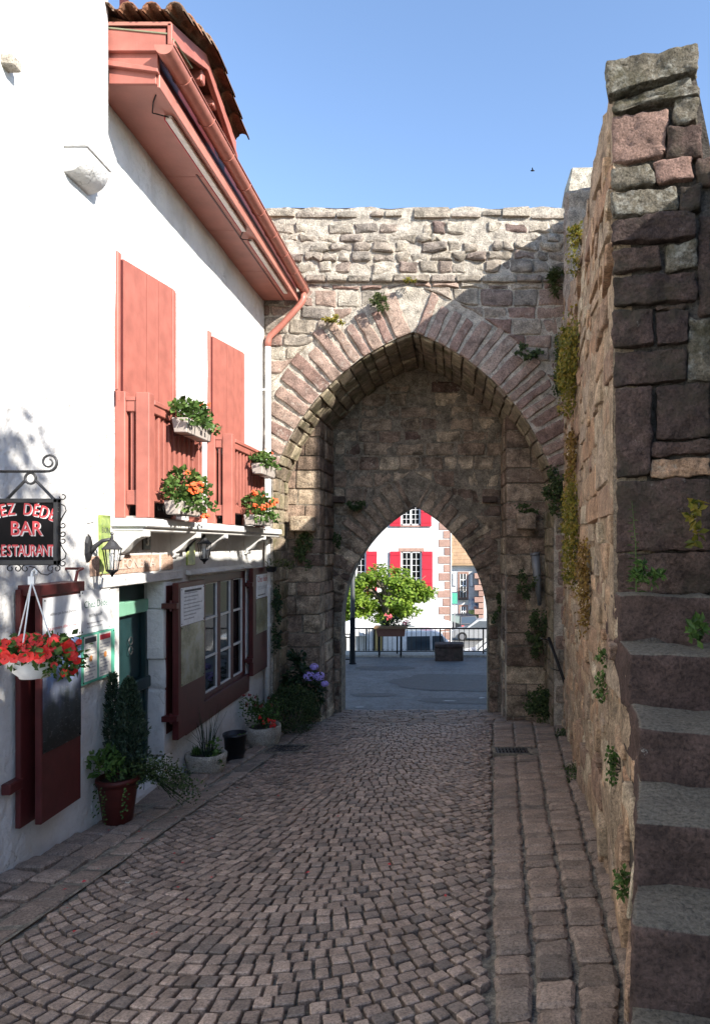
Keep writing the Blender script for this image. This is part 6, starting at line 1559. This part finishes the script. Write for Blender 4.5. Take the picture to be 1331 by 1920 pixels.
z = -5.6; k = 0
while z < 3.5:
    h = .42; w = .62 if k % 2 else .36; mb = MB(); mb.box(xc_-w-R.uniform(-.05, .1), xc_-.02, YH-.025, YH+.1, z+.02, z+h-.02); mb.build('quoin', 'quoin', fh, bevel=.02); z += h; k += 1
mb = MB(); mb.box(xc_-.01, xc_+.03, YH-.05, YH-.01, -6, 4.5); mb.build('rain_pipe', 'white_pipe', fh)
a, b = PP(816, 1100, YH), PP(832, 1108, YH); mb = MB(); mb.box(a[0], b[0], YH-.03, YH-.005, b[2], a[2]); mb.build('name_plaque', 'cream_paper', fh)
# ---- house further down
f2 = thing('far_tiled_house', 'pale house with brown tiled roof and balcony window at the end of the road', 'house', (2, 58, gz(0, 58)))
Y2 = 58.0; q = lambda x, y: PP(x, y, Y2)
x0, x1, zt2, zb2 = q(838, 0)[0], q(905, 0)[0], q(0, 1060)[2], gz(0, Y2)-.2
mb = MB(); mb.box(x0-3, x1, Y2, Y2+8, zb2, zt2); mb.build('wall', 'plaster', f2)
ro = MB(); ro.hexa([(x0-3, Y2-.5, zt2), (x1+5.5, Y2-.5, zt2), (x1+5.5, Y2+5, zt2+4.4), (x0-3, Y2+5, zt2+4.4), (x0-3, Y2-.5, zt2+.12), (x1+5.5, Y2-.5, zt2+.12), (x1+5.5, Y2+5, zt2+4.52), (x0-3, Y2+5, zt2+4.52)]); ro_o = ro.build('roof', 'far_tile', f2)
for i in range(22):
    for j in range(9):
        xx = q(838, 0)[0] + i*.19 + .09*(j % 2); t0 = j/9*.62; t1 = (j+1.15)/9*.62; y_0 = Y2-.5+5.5*t0; y_1 = Y2-.5+5.5*t1; za = zt2+.13+4.4*t0; zb3 = zt2+.13+4.4*t1
        mb = MB(); mb.hexa([(xx, y_0, za), (xx+.175, y_0, za), (xx+.175, y_1, zb3), (xx, y_1, zb3), (xx, y_0, za+.09), (xx+.175, y_0, za+.09), (xx+.175, y_1, zb3+.02), (xx, y_1, zb3+.02)]); mb.build('tile', 'far_tile', ro_o)
mb = MB(); mb.box(x1, x1+6, Y2-.8, Y2+7, zb2, zt2); mb.build('side_wall', 'plaster', f2)
def fwin(xa, xb_, ya, yb, sur, shut=False):
    a, b = q(xa, ya), q(xb_, yb); mb = MB()
    mb.box(a[0]-sur, b[0]+sur, Y2-.06, Y2-.01, b[2]-sur, a[2]+sur); o = mb.build('window', 'quoin' if sur > .12 else 'far_grey', f2)
    mb = MB(); mb.box(a[0], b[0], Y2-.075, Y2-.062, b[2], a[2]); mb.build('pane', 'glass', o)
    mb = MB(); m_ = (a[0]+b[0])/2; mb.box(m_-.05, m_+.05, Y2-.1, Y2-.08, b[2], a[2])
    for k in range(1, 4): z = b[2]+(a[2]-b[2])*k/4; mb.box(a[0], b[0], Y2-.098, Y2-.082, z-.03, z+.03)
    mb.box(a[0], a[0]+.06, Y2-.1, Y2-.08, b[2], a[2]); mb.box(b[0]-.06, b[0], Y2-.1, Y2-.08, b[2], a[2]); mb.build('glazing_bar', 'window_white', o); return o
o = fwin(862, 874, 1076, 1120, .18)
a, b = q(860, 1102), q(876, 1122); mb = MB()
for x in lin(a[0], b[0], 9): mb.box(x-.015, x+.015, Y2-.42, Y2-.38, b[2], a[2])
mb.box(a[0]-.05, b[0]+.05, Y2-.43, Y2-.37, a[2]-.03, a[2]+.03); mb.box(a[0]-.05, b[0]+.05, Y2-.45, Y2, b[2]-.1, b[2]); mb.build('balcony', 'iron', o)
fwin(849, 853, 1076, 1098, .06); fwin(881, 886, 1077, 1099, .06); fwin(863, 873, 1138, 1172, .18)
for y_0, y_1, m in ((1123, 1143, 'print_poster'), (1144, 1156, 'print_green')):
    a, b = q(878, y_0), q(896, y_1); mb = MB(); mb.box(a[0], b[0], Y2-.08, Y2-.03, b[2], a[2]); mb.build('advert_panel', m, f2)
z = zb2; k = 0
while z < zt2 - .6:
    w = .75 if k % 2 else .4; mb = MB(); mb.box(x1-w, x1+.05, Y2-.84, Y2-.01, z+.03, z+.47); mb.build('quoin', 'quoin', f2, bevel=.02); z += .5; k += 1
a, b = q(846, 1112), q(856, 1133)
sgn = thing('far_shop_sign', 'pale green sign standing at the corner of the far road', 'sign', (a[0], 50, gz(0, 50)))
a, b = PP(847, 1112, 50), PP(857, 1132, 50); mb = MB(); mb.box(a[0], b[0], 50, 50.1, b[2], a[2]); mb.build('panel', 'menu_green', sgn)
mb = MB(); mb.box((a[0]+b[0])/2-.04, (a[0]+b[0])/2+.04, 50.02, 50.08, gz(0, 50), b[2]); mb.build('post', 'far_grey', sgn)
# ---- vehicles
def car(name, label, X, Y, rot, paint, L=4.0, W=1.7, H=1.45, van=False, front=1):
    Z = gz(X, Y) + .02; t = thing(name, label, 'van' if van else 'car', (X, Y, Z)); ca, sa = math.cos(rot), math.sin(rot)
    T = lambda p: (X + p[0]*ca - p[1]*sa, Y + p[0]*sa + p[1]*ca, Z + p[2])
    def prism(prof, w0, w1, name_, mat, par, sm=False):  # prof in (x, z, inset)
        mb = MB(); n = len(prof); vs = [T((x, -W/2 + i_, z)) for x, z, i_ in prof] + [T((x, W/2 - i_, z)) for x, z, i_ in prof]
        mb.add(vs, [tuple(range(n)), tuple(range(n, 2*n))[::-1]] + [(i, i+n, (i+1) % n + n, (i+1) % n) for i in range(n)]); return mb.build(name_, mat, par, bevel=.03, seg=2)
    l = L/2
    if van: body = [(-l, .35, .04), (-l, H*.55, .02), (-l+.03, H*.97, .12), (-l+.2, H, .16), (l*.35, H, .16), (l*.5, H*.95, .14), (l*.82, H*.56, .05), (l*.98, H*.50, .08), (l, .35, .1), (l*.9, .22, .1), (-l+.1, .22, .08)]
    else: body = [(-l, .40, .08), (-l+.03, .85, .06), (-l+.25, .92, .05), (l*.45, .90, .04), (l*.92, .72, .08), (l, .45, .12), (l*.92, .22, .1), (-l+.1, .22, .08)]
    bo = prism(body, 0, 0, 'body', paint, t)
    if not van:
        cab = [(-l+.12, .88, .08), (-l+.42, H-.03, .2), (-l+.6, H, .22), (l*.05, H, .22), (l*.2, H-.04, .2), (l*.52, .87, .08)]
        co_ = prism(cab, 0, 0, 'cabin', paint, t)
        g = [(-l+.30, .95, .085), (-l+.50, H-.09, .185), (l*.10, H-.09, .185), (l*.38, .95, .085)]
        for s_ in (-1, 1):
            mb = MB(); mb.add([T((x, s_*(W/2 - i_ + .012), z)) for x, z, i_ in g], [(0, 1, 2, 3)]); mb.build('side_window', 'car_glass', co_)
        mb = MB(); mb.add([T((-l+.145, -W/2+.2, .95)), T((-l+.145, W/2-.2, .95)), T((-l+.385, W/2-.3, H-.09)), T((-l+.385, -W/2+.3, H-.09))], [(0, 1, 2, 3)]); mb.build('rear_window', 'car_glass', co_)
        mb = MB(); mb.add([T((l*.51, -W/2+.16, .95)), T((l*.51, W/2-.16, .95)), T((l*.24, W/2-.26, H-.08)), T((l*.24, -W/2+.26, H-.08))], [(0, 1, 2, 3)]); mb.build('windscreen', 'car_glass', co_)
    else:
        for s_ in (-1, 1):
            for a, b in ((-l*.1, l*.3), (l*.34, l*.62)):
                mb = MB(); mb.add([T((a, s_*(W/2-.035), H*.6)), T((b, s_*(W/2-.035), H*.6)), T((b-(.22 if b > l*.5 else 0), s_*(W/2-.11), H*.9)), T((a, s_*(W/2-.11), H*.9))], [(0, 1, 2, 3)]); mb.build('side_window', 'car_glass', bo)
        mb = MB(); mb.add([T((l*.80, -W/2+.16, H*.59)), T((l*.80, W/2-.16, H*.59)), T((l*.525, W/2-.22, H*.93)), T((l*.525, -W/2+.22, H*.93))], [(0, 1, 2, 3)]); mb.build('windscreen', 'car_glass', bo)
    for sx in (-.62, .62):
        for s_ in (-1, 1):
            mb = MB(); n = 18; r = .31
            ring = lambda rr, w: [T((sx*l + rr*math.cos(k*2*math.pi/n), s_*w, .31 + rr*math.sin(k*2*math.pi/n))) for k in range(n)]
            vs = ring(r, W/2-.2) + ring(r, W/2-.0) + ring(r*.62, W/2+.005); mb.add(vs, [(i*n+k, i*n+(k+1) % n, (i+1)*n+(k+1) % n, (i+1)*n+k) for i in range(2) for k in range(n)] + [tuple(range(n))]); w_ = mb.build('wheel', 'rubber', t)
            mb = MB(); mb.add(ring(r*.61, W/2+.004), [tuple(range(n))]); mb.build('rim', 'rim', w_)
    for s_ in (-1, 1):
        mb = MB(); c2 = (-l-.005, s_*(W/2-.24), .72); mb.hexa([T((c2[0]-.01, c2[1]-.1, c2[2]-.08)), T((c2[0]+.1, c2[1]-.1, c2[2]-.08)), T((c2[0]+.1, c2[1]+.1, c2[2]-.08)), T((c2[0]-.01, c2[1]+.1, c2[2]-.08)), T((c2[0]+.01, c2[1]-.1, c2[2]+.1)), T((c2[0]+.1, c2[1]-.1, c2[2]+.1)), T((c2[0]+.1, c2[1]+.1, c2[2]+.1)), T((c2[0]+.01, c2[1]+.1, c2[2]+.1))]); mb.build('tail_light', 'lamp_red', t)
        mb = MB(); c2 = (l-.12, s_*(W/2-.3), .62); mb.hexa([T((c2[0], c2[1]-.14, c2[2]-.07)), T((c2[0]+.11, c2[1]-.14, c2[2]-.07)), T((c2[0]+.11, c2[1]+.14, c2[2]-.07)), T((c2[0], c2[1]+.14, c2[2]-.07)), T((c2[0], c2[1]-.14, c2[2]+.08)), T((c2[0]+.06, c2[1]-.14, c2[2]+.08)), T((c2[0]+.06, c2[1]+.14, c2[2]+.08)), T((c2[0], c2[1]+.14, c2[2]+.08))]); mb.build('headlight', 'bulb', t)
    mb = MB(); mb.add([T((-l-.015, -.26, .5)), T((-l-.015, .26, .5)), T((-l-.01, .26, .62)), T((-l-.01, -.26, .62))], [(0, 1, 2, 3)]); mb.build('number_plate', 'white_plastic', t)
    return t
xx = PP(864, 0, 53)[0]
car('parked_car', 'black hatchback parked at the end of the road', xx+.0, 53.0, rad(110), 'car_dark', H=1.5)
car('parked_car', 'pale silver car parked at the far right of the road', PP(906, 0, 46)[0], 46.0, rad(172), 'car_silver', L=4.3)
car('parked_car', 'white car cut off by the right jamb of the small arch', PP(938, 0, 30)[0], 30.0, rad(180), 'car_white', L=4.2, H=1.5)
car('parked_van', 'white van with dark windows behind the railing', PP(775, 0, 28.6)[0], 27.2, rad(8), 'car_white', L=4.4, W=1.75, H=1.95, van=True)
# ---- market parasols
def parasol(X, Y, zt, r, label, colr='canvas_white'):
    t = thing('parasol', label, 'parasol', (X, Y, gz(X, Y)))
    mb = MB(); n = 8; mb.add([(X, Y, zt+.35)] + [(X + r*math.cos(k*math.pi/4+.39), Y + r*math.sin(k*math.pi/4+.39), zt) for k in range(n)] + [(X + r*math.cos(k*math.pi/4+.39), Y + r*math.sin(k*math.pi/4+.39), zt-.2) for k in range(n)], [(0, 1+k, 1+(k+1) % n) for k in range(n)] + [(1+k, 9+k, 9+(k+1) % n, 1+(k+1) % n) for k in range(n)]); mb.build('canopy', colr, t)
    mb = MB(); mb.tube([(X, Y, gz(X, Y)), (X, Y, zt+.35)], .03, 8); mb.build('pole', 'wood', t)
    mb = MB(); mb.lathe([(.3, 0), (.3, .06), (.06, .1), (.05, .3)], (X, Y, gz(X, Y)), 12); mb.build('foot', 'far_grey', t)
a = PP(668, 1176, 26.2); parasol(a[0], 26.2, a[2], 1.1, 'white parasol below the left plane tree')
a = PP(800, 1170, 31.5); parasol(a[0], 31.5, a[2]+.05, 1.25, 'white parasol behind the white van')
for x0_, m, nm in ((686, 'canvas_white', 'white cloth banner hanging behind the railing'), (702, 'canvas_yellow', 'yellow cloth banner hanging behind the railing')):
    a, b = PP(x0_, 1180, 25.0), PP(x0_+14, 1228, 25.0); t = thing('cloth_banner', nm, 'banner', (a[0], 25, gz(0, 25)))
    mb = MB(); n = 10; vs = []
    for k in range(n+1):
        x = a[0] + (b[0]-a[0])*k/n; y = 25 + .04*math.sin(k*1.7); vs += [(x, y, b[2]), (x, y, a[2]), (x, y+.01, b[2]), (x, y+.01, a[2])]
    mb.add(vs, [(4*k, 4*k+4, 4*k+5, 4*k+1) for k in range(n)] + [(4*k+3, 4*k+7, 4*k+6, 4*k+2) for k in range(n)]); mb.build('cloth', m, t, True)
    mb = MB(); mb.tube([(a[0], 25, gz(0, 25)), (a[0], 25, a[2]+.05)], .02, 6); mb.tube([(b[0], 25, gz(0, 25)), (b[0], 25, a[2]+.05)], .02, 6); mb.tube([(a[0], 25, a[2]+.02), (b[0], 25, a[2]+.02)], .015, 6); mb.build('frame', 'iron', t)
# ---- tree that throws dappled shade on the house front (outside the picture, to the right)
tree('shade_tree', 'leafy tree on the terrace to the right that dapples the white wall', (3.5, .3, -1.8), 4.8, (3.4, .3, 4.4), (1.2, 1.15, 1.25), 1150, 'leaf_tree', .15, seed=9, tr=.11)
# ---- unseen house added to the right of the square to shade it
ch = thing('added_shade_house', 'house added out of view right of the square to shade the asphalt', 'house', (8, 18, gz(8, 18)))
mb = MB(); mb.box(6.0, 12, 14.6, 19.0, -4.2, 3.3); mb.build('wall', 'plaster', ch)
mb = MB(); mb.prism([(5.6, 14.5, 3.3), (9, 14.5, 5.0), (12.4, 14.5, 3.3), (12.4, 14.5, 3.15), (9, 14.5, 4.82), (5.6, 14.5, 3.15)], (0, 5.0, 0)); mb.build('roof', 'roof_tile', ch)
for y in (15.2, 16.8, 18.2):
    for z in (-2.2, .6):
        mb = MB(); mb.box(5.95, 6.02, y, y+.9, z, z+1.4); o = mb.build('window', 'window_white', ch); mb = MB(); mb.box(5.93, 5.945, y+.08, y+.82, z+.08, z+1.32); mb.build('pane', 'glass', o)
        for yy in (y-.5, y+.95): mb = MB(); mb.box(5.93, 5.99, yy, yy+.45, z-.05, z+1.4); mb.build('shutter', 'far_red', ch)
